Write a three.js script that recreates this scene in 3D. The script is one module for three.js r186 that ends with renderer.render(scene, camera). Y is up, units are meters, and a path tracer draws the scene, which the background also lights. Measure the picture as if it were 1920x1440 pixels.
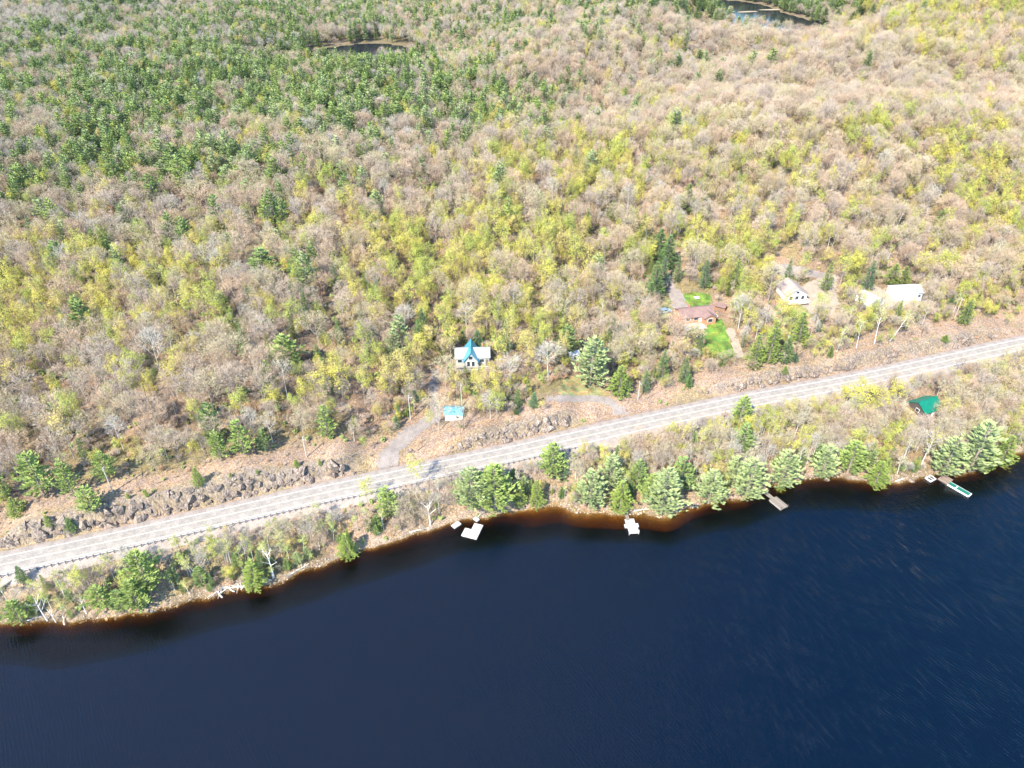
import * as THREE from 'three';
import { mergeGeometries } from 'three/addons/utils/BufferGeometryUtils.js';
import { ConvexGeometry } from 'three/addons/geometries/ConvexGeometry.js';
import { Sky } from 'three/addons/objects/Sky.js';

// ------------------------------------------------------------------ camera, sky, sun, exposure
const scene = new THREE.Scene();
const EYE = 150, PITCH = 35.1 * Math.PI / 180, FOV = 56;
const camera = new THREE.PerspectiveCamera(FOV, 4 / 3, 1, 12000);
camera.position.set(0, EYE, 0);
camera.rotation.set(-PITCH, 0, 0);
camera.updateMatrixWorld();
scene.add(camera);

const SUN_AZ = 33 * Math.PI / 180, SUN_EL = 44 * Math.PI / 180;
const sunDir = new THREE.Vector3(-Math.sin(SUN_AZ) * Math.cos(SUN_EL), Math.sin(SUN_EL), Math.cos(SUN_AZ) * Math.cos(SUN_EL));
const sky = new Sky();
sky.name = 'sky';
sky.scale.setScalar(10000);
sky.material.uniforms.turbidity.value = 1.2;
sky.material.uniforms.rayleigh.value = 1.9;
sky.material.uniforms.mieCoefficient.value = 0.004;
sky.material.uniforms.mieDirectionalG.value = 0.8;
sky.material.uniforms.sunPosition.value.copy(sunDir);
scene.add(sky);
scene.environmentIntensity = 0.165;

const sun = new THREE.DirectionalLight(new THREE.Color(1.0, 0.925, 0.79), 5.0);
sun.name = 'sun';
sun.target.position.set(0, 0, -300);
scene.add(sun.target);
sun.position.copy(sun.target.position).addScaledVector(sunDir, 1500);
sun.castShadow = true;
Object.assign(sun.shadow.camera, { left: -900, right: 900, top: 900, bottom: -900, near: 100, far: 4000 });
sun.shadow.mapSize.set(4096, 4096);
scene.add(sun);

const renderer = new THREE.WebGLRenderer({ antialias: true });
renderer.toneMapping = THREE.LinearToneMapping;
renderer.toneMappingExposure = 2.42;
renderer.shadowMap.enabled = true;
scene.fog = new THREE.FogExp2(new THREE.Color(0.86, 0.92, 1.0), 0.000022);

// ------------------------------------------------------------------ small tools
const V = (x, y, z) => new THREE.Vector3(x, y, z);
const C = (r, g, b) => new THREE.Color().setRGB(r, g, b);
const clamp = (x, a = 0, b = 1) => Math.min(b, Math.max(a, x));
const smooth = (a, b, x) => { const t = clamp((x - a) / (b - a)); return t * t * (3 - 2 * t); };
const lerp = (a, b, t) => a + (b - a) * t;
function rng(seed) { let s = seed >>> 0; return () => { s = (s + 0x6d2b79f5) | 0; let t = Math.imul(s ^ (s >>> 15), 1 | s); t = (t + Math.imul(t ^ (t >>> 7), 61 | t)) ^ t; return ((t ^ (t >>> 14)) >>> 0) / 4294967296; }; }
const hash2 = (ix, iy, s) => { let h = Math.imul(ix, 374761393) + Math.imul(iy, 668265263) + Math.imul(s, 1274126177); h = Math.imul(h ^ (h >>> 13), 1274126177); return ((h ^ (h >>> 16)) >>> 0) / 4294967296; };
function noise(x, y, s = 0, wrap = 0) {
  const ix = Math.floor(x), iy = Math.floor(y), fx = x - ix, fy = y - iy, u = fx * fx * (3 - 2 * fx), v = fy * fy * (3 - 2 * fy);
  const w = wrap ? (n) => ((n % wrap) + wrap) % wrap : (n) => n;
  return lerp(lerp(hash2(w(ix), w(iy), s), hash2(w(ix + 1), w(iy), s), u), lerp(hash2(w(ix), w(iy + 1), s), hash2(w(ix + 1), w(iy + 1), s), u), v);
}
const fbm = (x, y, s, n = 4) => { let a = 0.5, t = 0, k = 0; for (let i = 0; i < n; i++) { t += a * noise(x, y, s + i * 17); k += a; a *= 0.5; x *= 2.03; y *= 2.03; } return t / k; };

// A pixel of the 1920 x 1440 photograph <-> a ray from the drone, used to survey where things stand on the ground.
const FPX = 720 / Math.tan(FOV * Math.PI / 360), SP = Math.sin(PITCH), CP = Math.cos(PITCH);
function ray(px, py) { const a = (px - 960) / FPX, b = -(py - 720) / FPX; return V(a, b * CP - SP, -(CP + b * SP)).normalize(); }
function onPlane(px, py, y = 0) { const d = ray(px, py), t = (y - EYE) / d.y; return V(d.x * t, y, d.z * t); }
function project(x, y, z) { const yy = y - EYE, depth = -z * CP - yy * SP, up = -z * SP * 1 + yy * CP; return [960 + FPX * x / depth, 720 - FPX * (up) / depth, depth]; }

// ------------------------------------------------------------------ survey lines: shore, road
function curveOf(pts) {            // z (and y) as functions of x through surveyed points
  pts.sort((p, q) => p.x - q.x);
  const n = pts.length, m = [], my = [];
  for (let i = 0; i < n; i++) { const a = pts[Math.max(0, i - 1)], b = pts[Math.min(n - 1, i + 1)]; m.push((b.z - a.z) / (b.x - a.x)); my.push((b.y - a.y) / (b.x - a.x)); }
  return (x) => {
    if (x <= pts[0].x) return { z: pts[0].z + m[0] * (x - pts[0].x), y: pts[0].y, s: m[0] };
    if (x >= pts[n - 1].x) return { z: pts[n - 1].z + m[n - 1] * (x - pts[n - 1].x), y: pts[n - 1].y, s: m[n - 1] };
    let i = 0; while (pts[i + 1].x < x) i++;
    const a = pts[i], b = pts[i + 1], L = b.x - a.x, t = (x - a.x) / L, t2 = t * t, t3 = t2 * t;
    const h = (p, q, mp, mq) => p * (2 * t3 - 3 * t2 + 1) + mp * L * (t3 - 2 * t2 + t) + q * (-2 * t3 + 3 * t2) + mq * L * (t3 - t2);
    return { z: h(a.z, b.z, m[i], m[i + 1]), y: h(a.y, b.y, my[i], my[i + 1]), s: (b.z - a.z) / L };
  };
}
const shoreAt0 = curveOf([[-420, 1262], [-150, 1205], [0, 1172], [80, 1162], [150, 1166], [230, 1152], [300, 1141], [380, 1121], [430, 1107], [480, 1098], [530, 1086], [560, 1072], [600, 1062], [650, 1042], [700, 1026], [750, 1011], [790, 1000],
  [830, 984], [870, 971], [910, 966], [950, 958], [1000, 955], [1040, 948], [1080, 955], [1120, 958], [1160, 961], [1200, 959], [1240, 966], [1265, 962], [1290, 951], [1330, 945], [1380, 938], [1410, 926], [1450, 911], [1500, 900], [1560, 897],
  [1620, 901], [1660, 906], [1700, 903], [1740, 894], [1780, 889], [1830, 884], [1870, 869], [1900, 855], [1930, 844], [2100, 795], [2400, 735]].map(([a, b]) => onPlane(a, b, 0)));
const shoreAt = (x) => { const r = shoreAt0(x); r.z += (noise(x * 0.22, 3, 5) - 0.5) * 1.6 + (noise(x * 0.7, 9, 6) - 0.5) * 0.7; return r; };
const roadAt = curveOf([[-700, 1217, 5.2], [-300, 1124, 5.6], [0, 1059.5, 6], [240, 1007.5, 6.2], [420, 967, 6.4], [600, 926, 6.6], [720, 901, 6.8], [840, 875, 7], [960, 849.5, 7.2], [1140, 808.5, 7.6], [1260, 782, 7.9], [1400, 752, 8.3],
  [1530, 728, 8.6], [1660, 702, 9], [1800, 671, 9.4], [1920, 644.5, 9.8], [2150, 598, 10.4], [2500, 540, 11]].map(([a, b, y]) => onPlane(a, b, y)));
const inland = (x, z) => { const s = shoreAt(x); return (s.z - z) / Math.sqrt(1 + s.s * s.s * 0.6); };
const beyond = (x, z) => { const r = roadAt(x); return (r.z - z) / Math.sqrt(1 + r.s * r.s); };

// rock cuts beside the road, as stretches of x
const CUTS = [[-30, 655, 4.2], [860, 1085, 3.2], [1330, 1900, 1.9]].map(([a, b, h]) => { const r = (p) => { let lo = -400, hi = 400; for (let i = 0; i < 40; i++) { const m = (lo + hi) / 2, q = roadAt(m); if (project(m, q.y, q.z)[0] < p) lo = m; else hi = m; } return lo; }; return [r(a), r(b), h]; });
const cutAt = (x) => { let c = 0; for (const [a, b, h] of CUTS) c = Math.max(c, h * smooth(a - 3, a + 6, x) * (1 - smooth(b - 6, b + 3, x))); return c * (0.65 + 0.7 * noise(x * 0.09, 1, 44)); };

const PONDS = [   // level, centre, half length, half width, turn
  { y: 15, c: onPlane(688, 104, 15), a: 54, b: 60, turn: 0.36, fall: Math.tan(10.5 * Math.PI / 180) },
  { y: 20, c: onPlane(1430, 34, 20), a: 44, b: 150, turn: 0.1, fall: Math.tan(9.5 * Math.PI / 180) },
];
const pondR = (p, x, z) => { const dx = x - p.c.x, dz = z - p.c.z, u = dx * Math.cos(p.turn) - dz * Math.sin(p.turn), v = dx * Math.sin(p.turn) + dz * Math.cos(p.turn); return Math.hypot(u / p.a, v / p.b) * (1 + 0.28 * (noise(x * 0.03, z * 0.03, 71) - 0.5)); };
const HILLS = [[1780, 100, 30, 40, 230, 190], [1250, 150, 20, 16, 150, 110], [1560, 330, 15, 14, 110, 90], [1900, 420, 15, 16, 120, 90], [1000, 60, 15, 18, 200, 120], [150, 30, 15, 22, 260, 140], [700, 330, 12, 9, 160, 90]]
  .map(([px, py, y, h, sx, sz]) => ({ c: onPlane(px, py, y), h, sx, sz }));
function height(x, z) {
  const ds = inland(x, z), dr = beyond(x, z), road = roadAt(x).y;
  if (ds < 0) { const d = -ds; const px = project(x, 0, z)[0], g = 0.62 - 0.44 * smooth(940, 1010, px) * (1 - smooth(1280, 1330, px)); return -(0.1 + Math.min(d, 5) * g + Math.max(0, Math.min(d, 60) - 5) * 0.4) - (noise(x * 0.25, z * 0.25, 8) - 0.5) * 0.25; }
  if (dr < -6.2) { const t = ds / (ds - 6.2 - dr); return 0.12 * Math.min(1, ds) + (road - 1.1 - 0.1) * (0.35 * t + 0.65 * smooth(0.02, 1, t)) + (noise(x * 0.12, z * 0.12, 3) - 0.5) * 1.6 * smooth(0, 0.3, t) * (1 - smooth(0.7, 1, t)); }
  if (dr < 5.2) return road - 0.35 - 0.75 * smooth(4.6, 6.2, -dr);
  const c = cutAt(x), n = (noise(x * 0.11, z * 0.11, 12) - 0.5) * 1.5;
  let h = road - 0.4 - 0.25 * smooth(5.2, 6, dr) + (1.3 + c) * smooth(6.8, 10.3 - 1.6 * clamp((c - 1.5) / 2), dr) + 0.062 * Math.max(0, Math.min(dr, 160) - 10) + n * smooth(7, 14, dr);
  h += smooth(60, 260, dr) * ((fbm(x * 0.0042, z * 0.0042, 21, 3) - 0.5) * 34 * (x < -150 ? lerp(1, 0.5, smooth(-150, -350, x)) : 1));
  h += smooth(150, 380, dr) * smooth(-60, 160, x) * 21 * (1 - 2 * Math.abs(fbm(x * 0.0062 + 3, z * 0.0085, 27, 2) - 0.5) * 2.2);
  for (const k of HILLS) h += k.h * Math.exp(-(((x - k.c.x) / k.sx) ** 2) - ((z - k.c.z) / k.sz) ** 2) * smooth(40, 160, dr);
  for (const p of PONDS) { const L = Math.hypot(p.c.x, p.c.z), al = (x * p.c.x + z * p.c.z) / L, lat = Math.abs(x * p.c.z - z * p.c.x) / L; if (al > L - 340 && al < L) h = lerp(h, Math.min(h, EYE - al * p.fall - 17), (1 - smooth(p.a * 1.1, p.a * 2.4, lat)) * smooth(L - 340, L - 230, al)); else if (al >= L && al < L + 700) h = lerp(h, Math.min(h, p.y + 2), (1 - smooth(p.a * 1.2, p.a * 2.6, lat)) * (1 - smooth(L + 350, L + 700, al))); }   // the valley each pond drains into
  for (const p of PONDS) { const r = pondR(p, x, z), w = 1 - smooth(1.0, 1.9, r); if (w > 0) h = lerp(h, r < 1 ? p.y - 0.15 - 3 * (1 - r) : p.y + 0.5, w); }
  if (dr > 600) h = lerp(h, 14 + 22 * fbm(x * 0.0015, z * 0.0015, 91, 3), smooth(950, 1500, dr));
  return h;
}

// ------------------------------------------------------------------ the ground sheet: a grid, fine near the road and coarse to the horizon
function axis(lo, hi, step, nearLo, nearHi, far) {
  const a = []; for (let v = lo; v <= hi + 1e-6; v += step) a.push(v);
  let s = step; while (a[a.length - 1] < far) { const v = a[a.length - 1]; s = v < nearHi ? Math.min(9, s * 1.04) : s * 1.18; a.push(v + s); }
  s = step; const b = []; let v = lo; while (v > -far) { s = v > nearLo ? Math.min(9, s * 1.04) : s * 1.18; v -= s; b.unshift(v); }
  return [...b, ...a];
}
const GX = axis(-252, 252, 1.8, -900, 900, 5200), GZ = axis(-400, -96, 1.6, -1350, -90, 5200);
const GY = new Float32Array(GX.length * GZ.length);
for (let j = 0; j < GZ.length; j++) for (let i = 0; i < GX.length; i++) GY[j * GX.length + i] = height(GX[i], GZ[j]);
const find = (a, v) => { let lo = 0, hi = a.length - 2; while (lo < hi) { const m = (lo + hi + 1) >> 1; if (a[m] <= v) lo = m; else hi = m - 1; } return lo; };
function groundY(x, z) {         // height of the sheet's own triangles
  const i = find(GX, x), j = find(GZ, z), n = GX.length, u = (x - GX[i]) / (GX[i + 1] - GX[i]), v = (z - GZ[j]) / (GZ[j + 1] - GZ[j]);
  const a = GY[j * n + i], b = GY[j * n + i + 1], c = GY[(j + 1) * n + i], d = GY[(j + 1) * n + i + 1];
  return u + v <= 1 ? a + (b - a) * u + (c - a) * v : d + (c - d) * (1 - u) + (b - d) * (1 - v);
}
function ground(px, py) {        // where the ray through a pixel meets the sheet
  const d = ray(px, py); let t = 110;
  for (let k = 0; k < 4000; k++) { const y = EYE + d.y * t - groundY(d.x * t, d.z * t); if (y < 0.02) break; t += Math.max(0.02, y * 0.8); }
  return V(d.x * t, groundY(d.x * t, d.z * t), d.z * t);
}
const shown = (p, h = 0) => project(p.x, p.y + h, p.z);
function heightTo(base, py) { let lo = 0.5, hi = 40; for (let i = 0; i < 30; i++) { const m = (lo + hi) / 2; if (shown(base, m)[1] > py) lo = m; else hi = m; } return lo; }

// ------------------------------------------------------------------ textures (what surfaces are made of)
function dataTex(n, f, srgb = false, rep = 1) {
  const d = new Uint8Array(n * n * 4);
  for (let y = 0; y < n; y++) for (let x = 0; x < n; x++) { const c = f(x / n, y / n), o = (y * n + x) * 4; for (let k = 0; k < 3; k++) d[o + k] = clamp(Array.isArray(c) ? c[k] : c) * 255; d[o + 3] = 255; }
  const t = new THREE.DataTexture(d, n, n);
  t.wrapS = t.wrapT = THREE.RepeatWrapping; t.magFilter = THREE.LinearFilter; t.minFilter = THREE.LinearMipmapLinearFilter; t.generateMipmaps = true;
  if (srgb) t.colorSpace = THREE.SRGBColorSpace;
  t.repeat.set(rep, rep); t.needsUpdate = true; return t;
}
const tile = (u, v, k, s) => noise(u * k, v * k, s, k);
const litterTex = dataTex(1024, (u, v) => {
  const a = tile(u, v, 8, 1) * 0.4 + tile(u, v, 23, 2) * 0.3 + tile(u, v, 61, 3) * 0.3, b = tile(u, v, 180, 4), c = tile(u, v, 420, 5);
  const l = 0.70 + 0.22 * (a - 0.5) + 0.30 * (b - 0.5) + 0.30 * (c - 0.5), w = tile(u, v, 40, 7) - 0.5;
  return [l * (1.0 + 0.06 * w), l * (0.97 + 0.02 * w), l * (0.93 - 0.1 * w)];
}, true, 1 / 46);
const gritTex = dataTex(512, (u, v) => { const l = 0.80 + 0.1 * (tile(u, v, 12, 1) - 0.5) + 0.14 * (tile(u, v, 90, 2) - 0.5) + 0.22 * (tile(u, v, 256, 3) - 0.5); return [l, l * 0.985, l * 0.965]; }, true, 1 / 14);
const grassTex = dataTex(512, (u, v) => { const l = 0.74 + 0.3 * (tile(u, v, 9, 1) - 0.5) + 0.2 * (tile(u, v, 40, 2) - 0.5) + 0.26 * (tile(u, v, 200, 3) - 0.5), w = tile(u, v, 14, 8) - 0.5; return [l * (1 + 0.35 * w), l, l * 0.9]; }, true, 1 / 17);
const rockTex = dataTex(512, (u, v) => { const l = 0.74 + 0.32 * (tile(u, v, 6, 1) - 0.5) + 0.26 * (tile(u, v, 21, 2) - 0.5) + 0.26 * (tile(u, v, 96, 3) - 0.5), st = tile(u, v, 17, 9) > 0.66 ? 0.72 : 1; return [l * st, l * st * 0.97, l * st * 0.96]; }, true, 0.22);
const plankTex = dataTex(256, (u, v) => { const k = Math.floor(u * 8), e = (u * 8) % 1 < 0.07 ? 0.6 : 1, l = (0.84 + 0.16 * (hash2(k, 3, 7) - 0.5) + 0.12 * (noise(u * 8 * 9, v * 6, 3) - 0.5)) * e; return [l, l * 0.98, l * 0.95]; }, true, 0.55);
const seamTex = dataTex(256, (u, v) => { const e = (u * 8) % 1 < 0.1 ? 0.82 : 1, l = (0.92 + 0.1 * (tile(u, v, 5, 3) - 0.5)) * e; return l; }, true, 0.3);
const waveTex = dataTex(1024, (u, v) => {
  let h = 0; const W = [[1, 33, 0.2], [-2, 38, 0.18], [3, 44, 0.14], [-3, 29, 0.12], [5, 56, 0.09], [-6, 68, 0.07], [9, 82, 0.04], [-8, 98, 0.04]];
  const wob = (tile(u, v, 5, 31) - 0.5) * 2.6 + (tile(u, v, 13, 32) - 0.5) * 1.5;
  W.forEach(([a, b, k], i) => { const s = Math.sin((a * u + b * v) * 2 * Math.PI + i * 1.7 + wob * (1 + i * 0.2)); h += k * (1 - Math.abs(s)) * 1.3 * (0.15 + 1.5 * tile(u, v, 9 + 2 * i, 50 + i) ** 2); });
  return clamp(h * 0.55 + 0.16 * tile(u, v, 140, 8) + 0.1 * tile(u, v, 260, 9));
}, false, 1 / 52);

// ------------------------------------------------------------------ materials
const mat = (c, o = {}) => new THREE.MeshStandardMaterial({ color: c, roughness: 0.9, ...o });
const M = {
  ground: mat(C(1, 1, 1), { map: litterTex, vertexColors: true, roughness: 1, bumpMap: litterTex, bumpScale: 0.05 }),
  asphalt: mat(C(0.46, 0.425, 0.38), { map: gritTex, roughness: 0.95 }),
  gravel: mat(C(0.50, 0.435, 0.385), { map: gritTex, roughness: 1 }),
  drive: mat(C(0.4, 0.35, 0.315), { map: gritTex, roughness: 1 }),
  paintWhite: mat(C(0.76, 0.75, 0.72), { roughness: 0.8 }),
  paintYellow: mat(C(0.78, 0.62, 0.4), { roughness: 0.8 }),
  lawn: mat(C(0.21, 0.34, 0.055), { map: grassTex, roughness: 1 }),
  drylawn: mat(C(0.42, 0.365, 0.185), { map: grassTex, roughness: 1 }),
  sand: mat(C(0.50, 0.42, 0.33), { map: gritTex, roughness: 1 }),
  rock: [C(0.38, 0.315, 0.255), C(0.44, 0.365, 0.295), C(0.30, 0.25, 0.21), C(0.50, 0.42, 0.34)].map((c) => mat(c, { map: rockTex, roughness: 0.95, flatShading: true })),
  steel: mat(C(0.62, 0.63, 0.64), { roughness: 0.45, metalness: 0.35 }),
  post: mat(C(0.13, 0.11, 0.10)),
  teal: mat(C(0.10, 0.44, 0.60), { map: seamTex, roughness: 0.32, metalness: 0.25 }),
  tealShed: mat(C(0.18, 0.50, 0.62), { map: seamTex, roughness: 0.5, metalness: 0.1 }),
  paleMetal: mat(C(0.36, 0.40, 0.385), { map: seamTex, roughness: 0.6, metalness: 0.1 }),
  whiteRoof: mat(C(0.8, 0.81, 0.8), { map: seamTex, roughness: 0.55 }),
  greenRoof: mat(C(0.005, 0.235, 0.155), { map: seamTex, roughness: 0.42, metalness: 0.1 }),
  brownRoof: mat(C(0.36, 0.235, 0.21), { map: gritTex, roughness: 0.95 }),
  tanRoof: mat(C(0.56, 0.46, 0.41), { map: gritTex, roughness: 0.95 }),
  white: mat(C(0.8, 0.8, 0.78), { roughness: 0.6 }),
  cream: mat(C(0.40, 0.37, 0.32), { roughness: 0.8 }),
  cedar: mat(C(0.42, 0.2, 0.11), { roughness: 0.85 }),
  darkWood: mat(C(0.07, 0.055, 0.05), { roughness: 0.85 }),
  trim: mat(C(0.75, 0.74, 0.72), { roughness: 0.6 }),
  deck: mat(C(0.40, 0.30, 0.24), { map: plankTex, roughness: 0.9 }),
  deckGrey: mat(C(0.37, 0.32, 0.27), { map: plankTex, roughness: 0.9 }),
  deckWhite: mat(C(0.78, 0.77, 0.76), { map: plankTex, roughness: 0.8 }),
  greenCarpet: mat(C(0.005, 0.13, 0.085), { roughness: 1 }),
  floatGrey: mat(C(0.35, 0.36, 0.37), { roughness: 0.8 }),
  glass: mat(C(0.03, 0.04, 0.05), { roughness: 0.08 }),
  door: mat(C(0.16, 0.13, 0.11), { roughness: 0.6 }),
  pole: mat(C(0.44, 0.39, 0.34), { roughness: 0.95 }),
  wire: mat(C(0.12, 0.12, 0.12), { roughness: 0.6 }),
  concrete: mat(C(0.6, 0.56, 0.52), { map: gritTex }),
  brick: mat(C(0.36, 0.17, 0.12)),
  carBlue: new THREE.MeshPhysicalMaterial({ color: C(0.36, 0.48, 0.56), roughness: 0.35, metalness: 0.2, clearcoat: 0.7, clearcoatRoughness: 0.1 }),
  carDark: new THREE.MeshPhysicalMaterial({ color: C(0.05, 0.06, 0.08), roughness: 0.35, metalness: 0.2, clearcoat: 0.7, clearcoatRoughness: 0.1 }),
  tyre: mat(C(0.03, 0.03, 0.03)),
  rim: mat(C(0.5, 0.5, 0.5), { roughness: 0.4, metalness: 0.6 }),
  water: new THREE.MeshPhysicalMaterial({ color: C(1, 1, 1), roughness: 0.02, transmission: 1, thickness: 0, ior: 1.34, bumpMap: waveTex, bumpScale: 0.26 }),
  murk: new THREE.MeshPhysicalMaterial({ color: C(0.84, 0.775, 0.65), roughness: 0.0, transmission: 1, thickness: 0, ior: 1.0001, specularIntensity: 0 }),
  deep: new THREE.MeshPhysicalMaterial({ color: C(0.0001, 0.0041, 0.0125), roughness: 1, specularIntensity: 0 }),
};

// ------------------------------------------------------------------ naming
const taken = new Map();
const numbered = (n) => { const k = taken.get(n) ?? 0; taken.set(n, k + 1); return k ? n + '_' + String(k).padStart(3, '0') : n; };
const castAll = (o) => o.traverse((m) => { if (m.isMesh) { m.castShadow = true; m.receiveShadow = true; } });
function thing(name, label, category, p = V(0, 0, 0), turn = 0, group) { const o = new THREE.Group(); o.name = numbered(name); o.position.copy(p); o.rotation.y = turn; o.userData = { label, category }; if (group) o.userData.group = group; scene.add(o); return o; }
function part(name, geo, m, parent, p, turn = 0) { const o = new THREE.Mesh(geo, m); o.name = name; if (p) o.position.copy(p); o.rotation.y = turn; o.castShadow = o.receiveShadow = true; parent.add(o); return o; }
function struct(name, geo, m, kind = 'structure') { const o = new THREE.Mesh(geo, m); o.name = numbered(name); o.userData.kind = kind; o.receiveShadow = o.castShadow = true; scene.add(o); return o; }
function bufGeo(pos, idx, uv, col) { const g = new THREE.BufferGeometry(); g.setAttribute('position', new THREE.BufferAttribute(new Float32Array(pos), 3)); if (uv) g.setAttribute('uv', new THREE.BufferAttribute(new Float32Array(uv), 2)); if (col) g.setAttribute('color', new THREE.BufferAttribute(new Float32Array(col), 3)); if (idx) g.setIndex(idx); g.computeVertexNormals(); return g; }
const box = (w, h, d, x = 0, y = 0, z = 0) => new THREE.BoxGeometry(w, h, d).translate(x, y, z);
const join = (list) => mergeGeometries(list.map((g) => (g.index ? g.toNonIndexed() : g)).map((g) => { for (const k of Object.keys(g.attributes)) if (!['position', 'normal', 'uv'].includes(k)) g.deleteAttribute(k); return g; }));

// ------------------------------------------------------------------ patches laid on the ground, surveyed as outlines
const PATCHES = {
  drive: [[712, 884], [706, 868], [722, 838], [748, 812], [782, 792], [806, 776], [806, 745], [804, 715], [810, 696], [824, 692], [822, 720], [822, 748], [832, 770], [826, 788], [800, 806], [772, 826], [752, 846], [744, 872]],
  drive2: [[1196, 770], [1150, 784], [1146, 764], [1130, 754], [1096, 752], [1050, 754], [1022, 752], [1022, 744], [1060, 742], [1100, 742], [1136, 744], [1158, 756], [1170, 772]],
  drive3: [[1246, 520], [1258, 518], [1270, 540], [1284, 560], [1294, 582], [1264, 590], [1258, 562], [1250, 540]],
  yard: [[1500, 540], [1530, 522], [1556, 512], [1572, 520], [1566, 545], [1575, 572], [1560, 590], [1520, 588], [1500, 570]],
  yard2: [[1590, 545], [1640, 535], [1690, 560], [1740, 556], [1738, 575], [1680, 580], [1610, 578]],
  drive4: [[1432, 500], [1470, 494], [1520, 505], [1556, 512], [1550, 524], [1510, 518], [1462, 514], [1434, 512]],
  path: [[1362, 618], [1372, 612], [1384, 640], [1396, 668], [1384, 672], [1372, 645]],
  cabinPath: [[1690, 768], [1700, 764], [1722, 784], [1746, 794], [1744, 806], [1716, 808], [1706, 800], [1716, 792]],
};
const LAWNS = {
  back: [[1278, 552], [1300, 546], [1330, 552], [1336, 566], [1318, 578], [1294, 580], [1284, 566]],
  front: [[1318, 622], [1338, 598], [1352, 598], [1362, 620], [1374, 648], [1378, 668], [1354, 672], [1326, 660]],
};
const DRY = {
  a: [[1052, 740], [1044, 724], [1070, 706], [1096, 700], [1110, 720], [1150, 742], [1120, 746]],
  b: [[1436, 590], [1450, 574], [1500, 568], [1530, 590], [1500, 606], [1450, 610]],
  c: [[1450, 514], [1500, 516], [1496, 530], [1456, 532]],
  d: [[1680, 782], [1700, 772], [1714, 788], [1704, 802], [1686, 800]],
  e: [[1236, 560], [1250, 540], [1258, 565], [1262, 590], [1240, 600], [1228, 588]],
};
const worldPoly = (pts) => pts.map(([a, b]) => { const p = ground(a, b); return [p.x, p.z]; });
const inside = (poly, x, z) => { let c = false; for (let i = 0, j = poly.length - 1; i < poly.length; j = i++) { const [xi, zi] = poly[i], [xj, zj] = poly[j]; if ((zi > z) !== (zj > z) && x < ((xj - xi) * (z - zi)) / (zj - zi) + xi) c = !c; } return c; };
const polyDist = (poly, x, z) => { let d = 1e9; for (let i = 0, j = poly.length - 1; i < poly.length; j = i++) { const [ax, az] = poly[j], [bx, bz] = poly[i], vx = bx - ax, vz = bz - az, t = clamp(((x - ax) * vx + (z - az) * vz) / (vx * vx + vz * vz + 1e-9)); d = Math.min(d, Math.hypot(x - ax - vx * t, z - az - vz * t)); } return d; };
const signedDist = (poly, x, z) => (inside(poly, x, z) ? -1 : 1) * polyDist(poly, x, z);
const OPEN = [];                 // outlines that trees keep out of: [outline, margin]
function patch(name, pts, m, lift, margin = 1, cell = 0.6) {
  const poly = worldPoly(pts), xs = poly.map((p) => p[0]), zs = poly.map((p) => p[1]), x0 = Math.min(...xs) - 2, x1 = Math.max(...xs) + 2, z0 = Math.min(...zs) - 2, z1 = Math.max(...zs) + 2;
  const nx = Math.ceil((x1 - x0) / cell), nz = Math.ceil((z1 - z0) / cell), id = new Map(), pos = [], uv = [], idx = [];
  const edge = (x, z) => signedDist(poly, x, z) + (fbm(x * 0.5, z * 0.5, 61, 3) - 0.5) * 2.2;
  const at = (i, j) => { const k = i * 10007 + j; if (!id.has(k)) { id.set(k, pos.length / 3); const x = x0 + (i + (hash2(i, j, 1) - 0.5) * 0.5) * cell, z = z0 + (j + (hash2(i, j, 2) - 0.5) * 0.5) * cell; pos.push(x, groundY(x, z) + lift, z); uv.push(x, z); } return id.get(k); };
  for (let i = 0; i < nx; i++) for (let j = 0; j < nz; j++) if (edge(x0 + (i + 0.5) * cell, z0 + (j + 0.5) * cell) < 0) { const a = at(i, j), b = at(i + 1, j), c = at(i, j + 1), d = at(i + 1, j + 1); idx.push(a, c, b, b, c, d); }
  OPEN.push([poly, margin]);
  return struct(name, bufGeo(pos, idx, uv), m);
}
patch('gravel_driveway', PATCHES.drive, M.drive, 0.07, 1.5);
patch('gravel_driveway', PATCHES.drive2, M.drive, 0.07, 4.5);
patch('gravel_driveway', PATCHES.drive3, M.drive, 0.07, 1.5);
patch('gravel_driveway', PATCHES.drive4, M.drive, 0.07, 1.5);
patch('gravel_yard', PATCHES.yard, M.sand, 0.09, 1);
patch('gravel_yard', PATCHES.yard2, M.sand, 0.09, 1);
patch('foot_path', PATCHES.path, M.sand, 0.07, 0.5);
patch('foot_path', PATCHES.cabinPath, M.sand, 0.07, 0.5);
patch('lawn', LAWNS.back, M.lawn, 0.06, 1.5);
patch('lawn', LAWNS.front, M.lawn, 0.06, 1.5);
for (const k of Object.keys(DRY)) patch('dry_grass', DRY[k], M.drylawn, 0.05, 0.8);

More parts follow.
